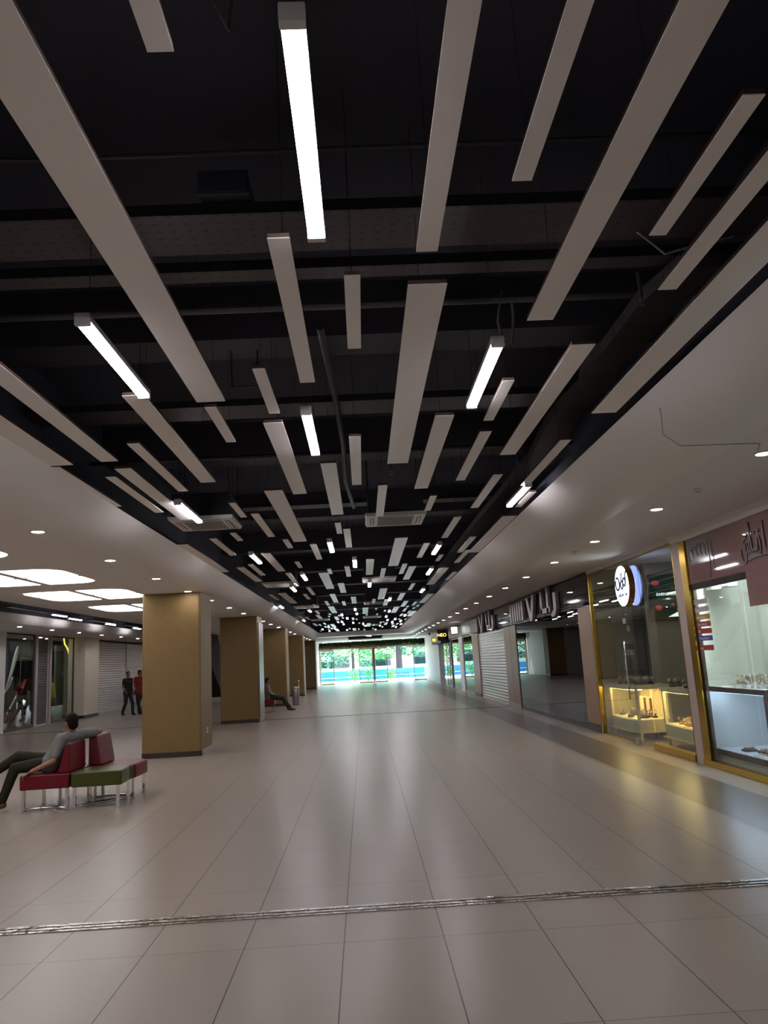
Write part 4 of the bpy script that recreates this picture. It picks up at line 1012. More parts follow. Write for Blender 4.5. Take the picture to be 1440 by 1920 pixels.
# ---- dark glass shop (third front)
t = thing('window_3', (XR, 16.75, 0), 'large dark reflective glass front between the tan piers', None, kind='structure')
bm = NB(); box(bm, 0.0, 0.012, 0.0, 3.45, 0.10, 2.52); obj('window_pane', bm, mirror_glass, t)
bm = NB(); box(bm, 0.0, 0.012, 3.46, 6.95, 0.10, 2.52); obj('window_pane', bm, mirror_glass, t)
frame_bars(t, 'window_frame', skirt_m, [(-0.01, 0.04, 0, 6.95, 0, 0.10), (-0.01, 0.03, 6.95, 6.99, 0, 2.52), (0.013, 0.03, 0.0, 6.95, 0.48, 0.50)])
# black fascia over it with letters
t = thing('shop_fascia', (XR, 15.72, 2.52), 'long glossy black fascia board above the dark glass shop', 'sign board')
bm = NB(); box(bm, -0.04, 0.30, 0.0, 18.3, 0.0, 0.66); obj('board', bm, M('glossy_black_fascia', (0.020, 0.015, 0.015), 0.05, spec=0.25), t)
bm = NB()
for k in range(5):
    pts = [(-0.055 - 0.01 * (k % 2), y, 0.02 + 0.016 * k + 0.012 * math.sin(y * (2.0 + 0.3 * k) + k)) for y in [0.1 + 0.25 * i for i in range(40)]]
    tube(bm, pts, 0.012, 6)
obj('black_cables', bm, M('glossy_black_cable', (0.02, 0.02, 0.022), 0.15), t, smooth=True)
letter_face = M('dusty_rose_letter', (0.27, 0.225, 0.22), 0.4, 0.3)
def block_letters(y0, scale, label):
    t = thing('shop_letters', (XR - 0.05, y0, 2.57), label, 'sign letters', 'raised grey letters on the black fascia')
    k = scale
    def L(name, specs, prisms=()):
        bm = NB(); ky = 1.6 * k
        for (a, b, c, d) in specs: box(bm, -0.09, -0.001, a * ky, b * ky, c * k, d * k)
        for pr in prisms: prism(bm, [(a * ky, c * k) for a, c in pr], 'x', -0.09, -0.001)
        obj(name, bm, letter_face, t, bevel=0.01)
    # seen from the hall the sign runs from the far end (left) to the near end (right)
    L('curved_letter', [(0.0, 0.16, 0.05, 0.42)], [[(0.0, 0.05), (0.16, 0.05), (0.34, -0.06), (0.30, -0.12), (0.10, -0.10)]])
    L('double_upright_letter', [(0.45, 0.57, 0.0, 0.60), (0.85, 0.97, 0.0, 0.55), (0.38, 0.97, 0.0, 0.13)])
    L('v_letter', [], [[(1.35, 0.56), (1.52, 0.56), (1.68, 0.10), (1.84, 0.52), (2.0, 0.52), (1.76, -0.10), (1.60, -0.10)]])
    for i in range(6): L('bar_letter', [(2.3 + 0.20 * i, 2.42 + 0.20 * i, -0.02, 0.50)])
    return t
block_letters(18.0, 1.05, 'raised grey letters on the black fascia, set nearest the camera')
block_letters(27.0, 1.05, 'raised grey letters on the black fascia, set over the silver shutter')
shutter_thing((XR + 0.03, 25.85, 0), 5.75, 2.5, shutter_s, 'silver roller shutter under the far grey letters', face=-1, pitch=0.10)
# dark interior things behind window_3: nothing visible but a floor and the partition

# ---- second jeweller (glass with round sign)
t = thing('window_4', (XR, 11.30, 0), 'glass front of the jeweller with the round sign', None, kind='structure')
bm = NB(); box(bm, 0.0, 0.012, 0.03, 1.56, 0.10, 3.13); obj('window_pane', bm, clear_glass, t)
bm = NB(); box(bm, 0.0, 0.012, 2.50, 4.33, 0.03, 3.13); obj('window_pane', bm, clear_glass, t)
bm = NB(); box(bm, 0.0, 0.012, 1.58, 2.48, 2.16, 3.13); obj('transom_pane', bm, clear_glass, t)
frame_bars(t, 'brass_frame', brass, [(-0.05, 0.05, 0.0, 1.57, 0.0, 0.10), (-0.02, 0.03, 2.5, 4.40, 0.0, 0.03), (-0.03, 0.04, 4.34, 4.42, 0.0, 3.15), (-0.02, 0.03, 0.0, 0.03, 0.1, 3.13), (-0.02, 0.02, 0.0, 4.4, 3.13, 3.15)])
t = thing('door_1', (XR - 0.02, 12.88, 0), 'frameless glass door of the jeweller with the round sign', None, kind='structure')
bm = NB(); box(bm, 0.0, 0.012, 0.0, 0.90, 0.02, 2.15); obj('door_pane', bm, clear_glass, t)
for z0, z1 in ((0.01, 0.10), (2.06, 2.15)):
    bm = NB(); box(bm, -0.015, 0.027, 0.74, 0.90, z0, z1); obj('patch_fitting', bm, steel, t, bevel=0.004)
bm = NB(); tube(bm, [(-0.05, 0.84, 0.75), (-0.05, 0.84, 1.75)], 0.012); cone(bm, (-0.05, .84, .85), (0, .84, .85), .01, seg=8); cone(bm, (-0.05, .84, 1.65), (0, .84, 1.65), .01, seg=8); obj('door_handle', bm, chrome, t, smooth=True)
bm = NB(); box(bm, -0.02, 0.03, 0.70, 0.76, 1.92, 2.02); obj('door_lock', bm, chrome, t)
# interior of second jeweller
struct(bx('wall_right_shop_side', shopB_wall, 7.2, 7.3, 11.3, 15.7, 0, ZC))
struct(bx('wall_right_shop_back', shopB_wall, XR + 0.06, 5.45, 15.62, 15.70, 0, ZC))
struct(bx('wall_right_shop_partition', M('pale_grey_green_panel', (0.26, 0.26, 0.23), 0.5), 5.45, 7.2, 14.75, 14.85, 0, ZC))
for i, (x, y) in enumerate([(5.9, 12.4), (5.9, 13.9)]):  # fill lamps added to brighten the jeweller's interior
    dup(d0, (x, y, ZC), label='added downlight inside the jeweller with the round sign, %s one' % ['nearer', 'farther'][i], group='added downlights inside the second jeweller')
t = thing('display_screen', (5.50, 14.70, 0), 'wide dark green advertising screen high inside the jeweller', 'screen')
bm = NB(); box(bm, 0, 1.30, -0.05, 0.04, 2.13, 2.98); obj('bezel', bm, black_m, t)
green_scr = M('green_screen_picture', (0.01, 0.03, 0.022), 0.2, emit=0.05, ecol=(0.02, 0.10, 0.07))
bm = NB(); box(bm, 0.04, 1.26, -0.056, -0.0505, 2.17, 2.94); s = obj('picture', bm, green_scr, t)
scr_w = M('screen_white', (0.8, 0.8, 0.8), 0.4, emit=0.7, ecol=(0.85, 0.95, 0.9)); scr_r = M('screen_red', (0.4, 0.05, 0.05), 0.4, emit=0.25, ecol=(0.5, 0.06, 0.07))
o = text('brand_lettering', 'EARNSHAW', scr_w, 0.078, (0.33, -0.062, 2.60), (math.pi / 2, 0, 0), t)
o = text('date_lettering', '—1805—', scr_w, 0.045, (0.33, -0.062, 2.51), (math.pi / 2, 0, 0), t)
bm = NB(); prism(bm, [(0.30, 2.17), (0.85, 2.17), (0.85, 2.42)], 'y', -0.060, -0.0565); obj('white_wedge', bm, scr_w, t)
bm = NB(); ball(bm, (0.42, -0.058, 2.40), (0.035, 0.003, 0.025)); ball(bm, (0.50, -0.058, 2.30), (0.03, 0.003, 0.022)); ball(bm, (0.58, -0.058, 2.39), (0.04, 0.003, 0.03)); ball(bm, (0.14, -0.058, 2.35), (0.07, 0.003, 0.05)); ball(bm, (0.12, -0.058, 2.82), (0.08, 0.003, 0.05)); obj('watch_faces', bm, scr_r, t, smooth=True)
# round sign
t = thing('round_sign', (4.565, 13.25, 2.69), 'round white illuminated shop sign with gold rim in front of the glass', 'shop sign')
def disc(bm, x0, x1, r, seg=48): cone(bm, (x0, 0, 0), (x1, 0, 0), r, seg=seg)
bm = NB(); disc(bm, -0.060, 0.045, 0.357); obj('rim', bm, M('bronze_rim', (0.30, 0.16, 0.06), 0.2, 1.0), t, smooth=False)
bm = NB(); disc(bm, -0.066, -0.0605, 0.347); obj('front_face', bm, M('sign_white', (1, 1, 1), 0.4, emit=1.5, ecol=(0.92, 1.0, 1.0)), t)
bm = NB(); disc(bm, 0.0455, 0.052, 0.347); obj('rear_face', bm, M('sign_blue_back', (0.6, 0.65, 1), 0.4, emit=2.2, ecol=(0.30, 0.38, 1.0)), t)
bm = NB(); box(bm, 0.0525, 0.094, -0.04, 0.04, -0.04, 0.04); obj('bracket', bm, steel, t)
navy = M('navy_lettering', (0.02, 0.03, 0.12), 0.4)
bm = NB()
def ring(bm, cy, cz, r, w, a0=0, a1=360, x=-0.068, n=20, sy=1.0):
    pts = [(x, cy + sy * r * math.cos(math.radians(a0 + (a1 - a0) * k / n)), cz + r * math.sin(math.radians(a0 + (a1 - a0) * k / n))) for k in range(n + 1)]
    tube(bm, pts, w, 6)
# calligraphic word: y grows to the viewer's left
ring(bm, 0.15, -0.005, 0.080, 0.014, 60, 400); ring(bm, -0.02, -0.03, 0.05, 0.013, 0, 360); ring(bm, -0.13, 0.0, 0.05, 0.013, 0, 330); tube(bm, [(-0.068, -0.02, 0.02), (-0.068, -0.03, 0.10), (-0.068, -0.06, 0.12)], 0.011, 6)
tube(bm, [(-0.068, -0.18, 0.0), (-0.068, -0.20, 0.10), (-0.068, -0.235, 0.13)], 0.011, 6)
for a, b in ((0.02, 0.12), (-0.10, 0.10), (-0.14, 0.13)): ball(bm, (-0.068, a, b), (0.004, 0.014, 0.014), 8, 6)
cg = obj('calligraphy', bm, navy, t, smooth=True); cg.scale = (1, 1.25, 1.35); cg.location.x = -0.002; cg.location.z = 0.055
text('latin_lettering', 'KARUNI ZAR', navy, 0.085, (-0.069, 0.0, -0.16), FACE_LEFT, t)

cream = M('cream_lacquer', (0.62, 0.55, 0.38), 0.35, var=0.03)
warm_led = M('warm_strip_light', (1, 0.8, 0.4), 0.4, emit=24.0, ecol=(1.0, 0.68, 0.26))
cool_led = M('cool_strip_light', (0.8, 0.9, 1.0), 0.4, emit=130.0, ecol=(0.92, 1.0, 0.97))
blue_led = M('bluish_strip_light', (0.7, 0.8, 1.0), 0.4, emit=22.0, ecol=(0.60, 0.72, 1.0))
def showcase(loc, L, W_, label, H=0.97):
    """cream showcase with glazed lit interior; local y along the glass front, x into the shop"""
    t = thing('showcase', loc, label, 'display cabinet', 'cream lit showcases')
    bow = lambda y: -0.05 * math.sin(math.pi * y / L)
    def plan(e=0.0):
        a = [(bow(L * k / 12) - e, L * k / 12) for k in range(13)]
        return a + [(W_, L), (W_, 0)]
    bm = NB(); prism(bm, plan(0.04), 'z', H - 0.045, H); prism(bm, plan(0.02), 'z', H - 0.075, H - 0.0455); obj('counter_top', bm, cream, t)
    bm = NB(); prism(bm, plan(0.0), 'z', 0.30, 0.36); prism(bm, plan(-0.01), 'z', 0.14, 0.2995)
    for k in range(14):
        y = L * (k + 0.5) / 14; cone(bm, (bow(y) - 0.012, y, 0.15), (bow(y) - 0.012, y, 0.17), 0.05, 0.05, 10)
    obj('carved_base', bm, cream, t)
    for (x, y) in ((0.02, 0.03), (0.02, L - 0.03), (W_ - 0.03, 0.03), (W_ - 0.03, L - 0.03)):
        bm = NB(); box(bm, x - 0.025, x + 0.025, y - 0.025, y + 0.025, 0.361, H - 0.076); obj('corner_post', bm, cream, t, bevel=0.006)
        bm = NB(); lathe(bm, [(0.02, 0.0), (0.035, 0.03), (0.022, 0.08), (0.03, 0.139)], 12, (x + (0.02 if x < .1 else -.02), y, 0)); obj('leg', bm, cream, t, smooth=True)
    bm = NB(); box(bm, W_ - 0.03, W_ - 0.01, 0.06, L - 0.06, 0.361, H - 0.08); obj('back_panel', bm, M('warm_white_lining', (0.78, 0.70, 0.48), 0.5), t)
    bm = NB(); box(bm, 0.01, W_ - 0.04, 0.02, L - 0.02, 0.3605, 0.37); obj('display_floor', bm, M('warm_white_lining', (0.78, 0.70, 0.48), 0.5), t)
    bm = NB(); box(bm, 0.03, 0.14, 0.08, L - 0.08, H - 0.088, H - 0.078); obj('light_strip', bm, warm_led, t)
    bm = NB(); box(bm, 0.0, 0.006, 0.06, L - 0.06, 0.371, H - 0.09); obj('front_glass', bm, case_glass, t)
    return t
showcase((4.80, 14.02, 0), 1.52, 0.62, 'cream lit showcase with curved front left of the glass door')
showcase((4.97, 11.45, 0), 1.80, 0.62, 'cream lit showcase with curved front right of the glass door')

# ---- watches
strap_m = M('watch_strap_steel', (0.40, 0.34, 0.28), 0.3, 0.7); dial_m = M('watch_dial', (0.5, 0.42, 0.30), 0.3, 0.4); cushion_dark = M('dark_cushion', (0.03, 0.022, 0.02), 0.6)
rose = M('rose_gold', (0.55, 0.30, 0.16), 0.3, 0.8)
def watch(loc, label, grp, m=strap_m, base=cushion_dark, rz=0.0):
    t = thing('wristwatch', loc, label, 'watch', grp, rz=rz)
    bm = NB(); pts = [(0, 0.026 * math.cos(a), 0.062 + 0.034 * math.sin(a)) for a in [math.radians(-150 + 20 * k) for k in range(13)]]
    rings = []
    for p in pts: rings.append([bm.verts.new((p[0] + s * 0.010, p[1], p[2])) for s in (-1, 1)])
    for A, B in zip(rings, rings[1:]): bm.faces.new((A[0], A[1], B[1], B[0]))
    o = obj('strap', bm, m, t); md = o.modifiers.new('s', 'SOLIDIFY'); md.thickness = 0.004
    bm = NB(); cone(bm, (0, -0.030, 0.072), (0, -0.040, 0.075), 0.017, seg=16); obj('case', bm, dial_m, t)
    bm = NB(); box(bm, -0.022, 0.022, -0.028, 0.028, 0.0, 0.022); cone(bm, (0, 0, 0.022), (0, 0.01, 0.05), 0.008, seg=8); obj('stand', bm, base, t)
    return t
w0 = watch((4.95, 15.0, 0.9705), 'dark wristwatch on a stand on top of the left showcase', 'watches on top of the left showcase')
def scatter(n, x0, x1, y0, y1, z, label, grp, scale=1.0, proto=w0, seed=1, dmin=0.07):
    r = random.Random(seed); pts = []
    tr = 0
    while len(pts) < n and tr < 3000:
        tr += 1
        p = (r.uniform(x0, x1), r.uniform(y0, y1))
        if all((p[0] - q[0]) ** 2 + (p[1] - q[1]) ** 2 > dmin ** 2 for q in pts): pts.append(p)
    for p in pts:
        dup(proto, (p[0], p[1], z), rz=r.uniform(-1.2, 0.2) - 0.6, label=label, group=grp, scale=(scale,) * 3)
scatter(17, 4.84, 5.25, 14.15, 15.1, 0.9705, 'dark wristwatch on a stand on top of the left showcase', 'watches on top of the left showcase', 1.55, seed=3)
scatter(14, 4.86, 5.25, 14.2, 15.4, 0.371, 'wristwatch on a dark stand inside the lit left showcase', 'watches inside the left showcase', 1.5, seed=4)
scatter(16, 5.02, 5.5, 11.65, 13.05, 0.9705, 'dark wristwatch on a stand on top of the right showcase', 'watches on top of the right showcase', 1.55, seed=5)
w1 = watch((5.12, 12.0, 0.371), 'rose gold wristwatch in the crowded pile inside the right showcase', 'rose gold watches in the right showcase', rose, M('tan_cushion', (0.30, 0.17, 0.09), 0.5))
scatter(44, 5.04, 5.50, 11.55, 12.85, 0.371, 'rose gold wristwatch in the crowded pile inside the right showcase', 'rose gold watches in the right showcase', 1.35, w1, 6, 0.055)
t = thing('advert_stand', (5.15, 15.2, 0.9705), 'tall black framed watch advert standing on the left showcase', 'advert stand')
bm = NB(); box(bm, -0.10, 0.10, -0.012, 0.012, 0.0, 0.62); obj('frame', bm, M('pale_frame', (0.45, 0.42, 0.38), .4), t); bm = NB(); box(bm, -0.085, 0.085, -0.016, -0.0125, 0.02, 0.52); obj('picture', bm, M('dark_advert', (0.03, 0.02, 0.02), .3, var=.6, vscale=8), t); bm = NB(); box(bm, -0.115, 0.115, -0.02, 0.02, 0.63, 0.74); obj('header', bm, black_m, t)
for i, (x, y) in enumerate([(5.22, 14.55), (5.22, 14.85)]):
    t = thing('advert_card', (x, y, 0.371), 'small framed watch card inside the left showcase, %s one' % ['nearer', 'farther'][i], 'advert card', rz=-0.9)
    bm = NB(); box(bm, -0.07, 0.07, -0.005, 0.005, 0, 0.36); obj('card', bm, M('cream_card', (0.7, 0.62, 0.45), .5), t); bm = NB(); box(bm, 0.0, 0.05, -0.008, -0.0055, 0.03, 0.33); obj('picture', bm, M('brown_card_picture', (0.14, 0.05, 0.02), .4), t)
# chairs and desk dimly seen at the back
t = thing('desk', (6.1, 13.2, 0), 'cream desk with raised backrests dimly seen behind the right showcase', 'desk')
bm = NB(); box(bm, 0, 0.9, -0.4, 0.3, 0.70, 0.75); obj('desk_top', bm, cream, t); bm = NB(); box(bm, 0.0, 0.05, -0.4, 0.3, 0, 0.70); box(bm, 0.85, 0.9, -0.4, 0.3, 0, .7); obj('side_panel', bm, cream, t)
bm = NB(); box(bm, 0.2, 0.75, 0.1, 0.14, 0.751, 1.15); obj('back_board', bm, M('grey_board', (0.25, 0.25, 0.24), .5), t)

# ---- first jeweller (pink)
pink = M('mauve_pink_gloss_panel', (0.30, 0.185, 0.180), 0.04, var=0.02)
t = thing('window_5', (XR, 7.0, 0), 'glass front of the pink jeweller with coloured stickers', None, kind='structure')
bm = NB(); box(bm, 0.0, 0.012, 0.0, 2.36, 0.10, 2.40); obj('window_pane', bm, clear_glass, t)
bm = NB(); box(bm, 0.0, 0.012, 2.40, 3.80, 0.10, 2.40); obj('window_pane', bm, clear_glass, t)
frame_bars(t, 'brass_frame', brass, [(-0.05, 0.05, 0.0, 4.02, 0.0, 0.085), (-0.035, 0.04, 3.82, 4.02, 0.085, 3.10)])
frame_bars(t, 'dark_frame', skirt_m, [(0.0, 0.05, 3.77, 3.815, 0.085, 2.40)])
bm = NB(); box(bm, -0.004, 0.03, 0.0, 3.81, 2.47, 3.10); box(bm, -0.004, 0.03, 0.0, 2.22, 2.05, 2.4695); obj('pink_panel', bm, pink, t)
bm = NB(); box(bm, -0.006, 0.03, 2.22, 3.80, 2.385, 2.468); obj('header_strip', bm, M('dark_brown_strip', (0.020, 0.010, 0.012), 0.5, spec=0.2), t)
bm = NB(); box(bm, -0.0065, -0.0045, 3.05, 3.80, 2.72, 3.09); obj('grey_patch', bm, M('grey_film', (0.24, 0.225, 0.225), 0.1), t)
scrib = M('faint_mauve_line', (0.12, 0.07, 0.075), 0.3)
bm = NB()
for k in range(5):
    cy, cz = 3.15 + 0.13 * k, 2.88 + 0.03 * math.sin(k)
    tube(bm, [(-0.009, cy + 0.06 * math.cos(a), cz + 0.09 * math.sin(a)) for a in [math.radians(-60 + 30 * j) for j in range(8 + k % 3)]], 0.005, 5)
tube(bm, [(-0.009, 3.12, 3.0), (-0.009, 3.10, 2.72), (-0.009, 3.14, 2.50)], 0.005, 5); tube(bm, [(-0.009, 3.02, 2.98), (-0.009, 2.98, 2.6)], 0.004, 5)
obj('line_drawing', bm, scrib, t)
# calligraphic sign on the pink panel
t = thing('arabic_sign', (XR - 0.012, 8.9, 2.70), 'dark brown calligraphic lettering on the pink fascia panel', 'sign letters')
brown_l = M('dark_mauve_letter', (0.055, 0.032, 0.034), 0.3)
def stroke(bm, pts, w):
    """flat pen stroke in the y-z plane; w = widths"""
    ww = w if isinstance(w, (list, tuple)) else [w] * len(pts)
    n = len(pts); Lf = []; Rt = []
    for i in range(n):
        a = Vector(pts[max(i - 1, 0)]); b = Vector(pts[min(i + 1, n - 1)]); d = (b - a).normalized(); nn = Vector((-d.y, d.x))
        p = Vector(pts[i]); Lf.append(p + nn * ww[i] / 2); Rt.append(p - nn * ww[i] / 2)
    V = [[bm.verts.new((x, q.x, q.y)) for q in side] for x in (0.0, -0.01) for side in (Lf, Rt)]
    for i in range(n - 1):
        for A, B in ((0, 1), (2, 3), (0, 2), (1, 3)): bm.faces.new((V[A][i], V[A][i + 1], V[B][i + 1], V[B][i]))
    for i in (0, n - 1): bm.faces.new((V[0][i], V[1][i], V[3][i], V[2][i]))
# local y: + is viewer's left.  final sheen (bowl at the left), alef, ta
bm = NB()
bowl = [(0.06 + 0.085 * math.cos(a) + 0.085, -0.03 + 0.12 * math.sin(a)) for a in [math.radians(0 - 20 * j) for j in range(10)]]
bowl = [(0.31, 0.04), (0.325, -0.03), (0.31, -0.10), (0.27, -0.135), (0.225, -0.12), (0.20, -0.06), (0.195, 0.0), (0.20, 0.05)]
stroke(bm, bowl, [0.006, 0.014, 0.026, 0.032, 0.03, 0.026, 0.024, 0.012])
stroke(bm, [(0.20, -0.01), (0.15, -0.01), (0.10, -0.005), (0.05, -0.01)], 0.04)
for y in (0.20, 0.155, 0.11): stroke(bm, [(y, 0.0), (y - 0.004, 0.06), (y - 0.006, 0.10)], [0.03, 0.016, 0.006])
stroke(bm, [(0.055, -0.02), (0.06, 0.12), (0.075, 0.24), (0.085, 0.34)], [0.03, 0.026, 0.022, 0.026])
stroke(bm, [(0.045, -0.01), (0.0, 0.0), (-0.05, 0.0), (-0.09, 0.02)], 0.045); stroke(bm, [(-0.08, 0.0), (-0.085, 0.07), (-0.09, 0.13)], [0.03, 0.02, 0.008])
stroke(bm, [(-0.13, 0.15), (-0.15, 0.05), (-0.14, -0.06), (-0.18, -0.09)], [0.01, 0.026, 0.03, 0.01]); stroke(bm, [(-0.25, 0.30), (-0.24, 0.1), (-0.25, -0.02)], [0.02, 0.026, 0.03])
stroke(bm, [(0.18, -0.10), (0.10, -0.085), (-0.05, -0.075), (-0.30, -0.08)], [0.012, 0.05, 0.04, 0.036])
for y, z in ((0.235, 0.13), (0.19, 0.165), (0.145, 0.195), (0.02, 0.19), (-0.03, 0.19), (-0.13, 0.2)):
    stroke(bm, [(y + 0.014, z - 0.014), (y, z), (y - 0.014, z + 0.014)], [0.02, 0.028, 0.02])
obj('letter_strokes', bm, brown_l, t)
# stickers on the glass
red_s = M('sticker_red', (0.42, 0.012, 0.03), 0.35); blue_s = M('sticker_blue', (0.07, 0.06, 0.40), 0.35); gold_s = M('sticker_gold', (0.50, 0.25, 0.01), 0.35); grey_s = M('sticker_grey', (0.50, 0.45, 0.44), 0.4); wh_s = M('sticker_white_text', (0.85, 0.83, 0.83), 0.4)
ST = [(2.21, grey_s, '', 'faded pink-grey sticker, topmost in the column on the glass'), (2.105, grey_s, 'fossil', 'faded grey sticker below the topmost one on the glass'),
      (2.0, gold_s, 'Bela button', 'gold yellow sticker on the pink jeweller glass'), (1.905, red_s, 'Hera barnos', 'red sticker directly below the gold one on the glass'),
      (1.81, red_s, 'fity', 'red sticker directly above the blue one on the glass'), (1.715, blue_s, 'Michael kors', 'blue sticker on the pink jeweller glass'),
      (1.585, red_s, 'swg', 'red sticker lowest in the column, below the blue one')]
for z, m_, s_, lab in ST:
    t = thing('window_sticker', (XR - 0.004, 10.55, z), lab, 'sticker', 'stickers on the pink jeweller glass')
    bm = NB(); box(bm, -0.003, -0.001, -0.22, 0.23, -0.035, 0.035); obj('film', bm, m_, t)
    if s_: text('lettering', s_, wh_s, 0.058, (-0.0045, 0.19, -0.004), FACE_LEFT, t, extrude=0.0008, align='LEFT')
# window display of the pink jeweller
lining = M('pale_green_white_lining', (0.74, 0.78, 0.74), 0.45, var=0.02)
struct(bx('wall_right_display_back', lining, 5.62, 5.68, 4.5, 11.02, 0, 3.1))
struct(bx('wall_right_display_side', lining, XR + 0.06, 5.62, 10.98, 11.02, 0, 3.1))
struct(bx('wall_right_display_ceiling', lining, XR + 0.06, 5.62, 4.5, 10.98, 2.66, 2.74))
struct(bx('wall_right_display_near_end', lining, XR + 0.03, 5.62, 4.4, 4.5, 0, 3.1))
brown_edge = M('dark_mauve_brown_edge', (0.055, 0.030, 0.036), 0.35)
shelf_w = M('white_display_shelf', (0.80, 0.81, 0.83), 0.3)
t = thing('display_cabinet', (4.80, 9.44, 0), 'white two-level window display cabinet with dark brown edges', 'display cabinet')
bm = NB(); box(bm, 0.0, 0.80, 0.0, 1.53, 1.00, 1.05); obj('upper_shelf', bm, shelf_w, t)
bm = NB(); box(bm, -0.02, -0.001, 0.0, 1.53, 0.985, 1.052); box(bm, -0.02, 0.8, -0.03, -0.001, 0.985, 1.052); obj('upper_edge', bm, brown_edge, t)
bm = NB(); box(bm, 0.0, 0.80, 0.0, 1.53, 0.17, 0.22); obj('lower_shelf', bm, shelf_w, t)
bm = NB(); box(bm, -0.02, -0.001, 0.0, 1.53, 0.15, 0.222); obj('lower_edge', bm, brown_edge, t)
bm = NB(); box(bm, 0.0, 0.02, 0.05, 1.50, 0.02, 0.145); obj('plinth', bm, M('cream_plinth', (0.5, 0.47, 0.42), .5), t)
bm = NB(); box(bm, -0.02, 0.02, -0.03, 0.02, 0.223, 0.984); obj('corner_post', bm, brown_edge, t)
bm = NB(); box(bm, 0.05, 0.075, 0.1, 1.45, 0.975, 0.995); obj('light_strip', bm, blue_led, t)
bm = NB(); box(bm, 0.78, 0.79, 0.03, 1.52, 0.223, 0.99); obj('back_panel', bm, M('bluish_grey_lining', (0.42, 0.46, 0.56), .4), t)
t = thing('strip_light', (4.85, 9.5, 2.63), 'bright strip light under the brown header of the pink jeweller', 'light')
bm = NB(); box(bm, 0, 0.04, 0, 1.3, -0.012, 0.0); obj('diffuser', bm, cool_led, t); bm = NB(); box(bm, -0.01, 0.05, 0, 1.3, 0.001, 0.025); obj('housing', bm, white_plastic, t)
t = thing('strip_light', (5.0, 7.6, 2.63), 'strip light in the right part of the pink jeweller window', 'light')
bm = NB(); box(bm, 0, 0.04, 0, 1.5, -0.012, 0.0); obj('diffuser', bm, cool_led, t); bm = NB(); box(bm, -0.01, 0.05, 0, 1.5, 0.001, 0.025); obj('housing', bm, white_plastic, t)
def track_spot(loc, label, tone):
    t = thing('track_spotlight', loc, label, 'spotlight', 'white box spotlights behind the glass')
    bm = NB(); box(bm, -0.07, 0.07, -0.09, 0.09, -0.27, -0.05); obj('lamp_box', bm, tone, t, bevel=0.008)
    bm = NB(); box(bm, -0.02, 0.02, -0.02, 0.02, -0.05, 0.0); obj('stem', bm, steel, t)
    bm = NB(); cone(bm, (-0.02, 0.091, -0.16), (-0.02, 0.10, -0.16), 0.05, seg=16); obj('grille', bm, grille_m, t)
    return t
track_spot((4.95, 10.75, 2.64), 'white box spotlight hanging behind the glass, left one', M('spot_white', (0.7, 0.72, 0.7), .4))
track_spot((4.95, 10.28, 2.64), 'bluish white box spotlight hanging behind the glass, right one', M('spot_blue', (0.55, 0.65, 0.8), .4))
t = thing('ventilation_grille', (4.95, 9.85, 2.64), 'round vent grille on a white box beside the spotlights', 'vent')
bm = NB(); box(bm, -0.08, 0.12, -0.12, 0.12, -0.20, -0.02); obj('housing', bm, M('spot_white', (0.7, 0.72, 0.7), .4), t, bevel=0.03)
bm = NB()
for k in range(5): tube(bm, [(-0.082, 0.012 * (k + 1) * math.cos(a), -0.10 + 0.012 * (k + 1) * math.sin(a)) for a in [math.radians(30 * j) for j in range(13)]], 0.003, 5)
obj('grille_rings', bm, black_m, t)
# items on the shelves
w2 = watch((4.95, 10.4, 1.051), 'pale bracelet watch on a white stand on the bright upper shelf', 'watches on the bright upper shelf', chrome, shelf_w)
scatter(22, 4.9, 5.4, 9.55, 10.45, 1.051, 'pale bracelet watch on a white stand on the bright upper shelf', 'watches on the bright upper shelf', 1.6, w2, 8)
for i, (x, y, sx_, sy_) in enumerate([(5.0, 10.45, .08, .07), (5.1, 10.2, .09, .07), (5.2, 9.98, .10, .07)]):
    t = thing('watch_tray', (x, y, 0.2205), 'small dark watch cushion on the lower shelf, %s' % ['leftmost', 'middle', 'rightmost'][i], 'watch cushion', 'dark cushions on the lower shelf')
    bm = NB(); box(bm, -sx_, sx_, -sy_, sy_, 0, 0.03); obj('tray', bm, cushion_dark, t, bevel=0.008)
    bm = NB()
    for k in range(3): ball(bm, (-0.05 + 0.05 * k, 0, 0.045), (0.018, 0.05, 0.016), 8, 6)
    obj('wrapped_strap', bm, strap_m, t, smooth=True)
t = thing('watch_tray', (4.98, 9.78, 0.2205), 'large cream tray of rolled brown watches on the lower shelf', 'watch tray')
bm = NB(); box(bm, -0.15, 0.20, -0.22, 0.22, 0, 0.02); obj('white_base', bm, shelf_w, t, bevel=0.008); bm = NB(); box(bm, -0.11, 0.17, -0.18, 0.18, 0.021, 0.04); obj('cream_tray', bm, cream, t, bevel=0.006)
for i in range(4):
    for j in range(5):
        bm = NB(); ball(bm, (-0.075 + 0.07 * i, -0.14 + 0.07 * j, 0.06), (0.027, 0.030, 0.024), 10, 8); obj('rolled_watch', bm, M('mottled_brown_strap', (0.13, 0.08, 0.075), 0.35, 0.3, var=0.7, vscale=40), t, smooth=True)
for i, (y, z) in enumerate([(9.62, 1.60), (9.62, 1.32)]):
    t = thing('glass_shelf', (5.25, y, z), 'small white floating shelf on the bright window back, %s one' % ['upper', 'lower'][i], 'shelf')
    bm = NB(); box(bm, -0.1, 0.30, -0.18, 0.12, 0, 0.025); obj('board', bm, M('bright_white_shelf', (0.9, 0.9, 0.9), .3), t, bevel=0.004); bm = NB(); ball(bm, (0.0, -0.02, 0.055), (0.03, 0.03, 0.028)); obj('ring_box', bm, steel, t, smooth=True)
t = thing('light_box_stand', (5.15, 9.0, 0), 'tall white backlit advert stand with a grey header', 'advert stand')
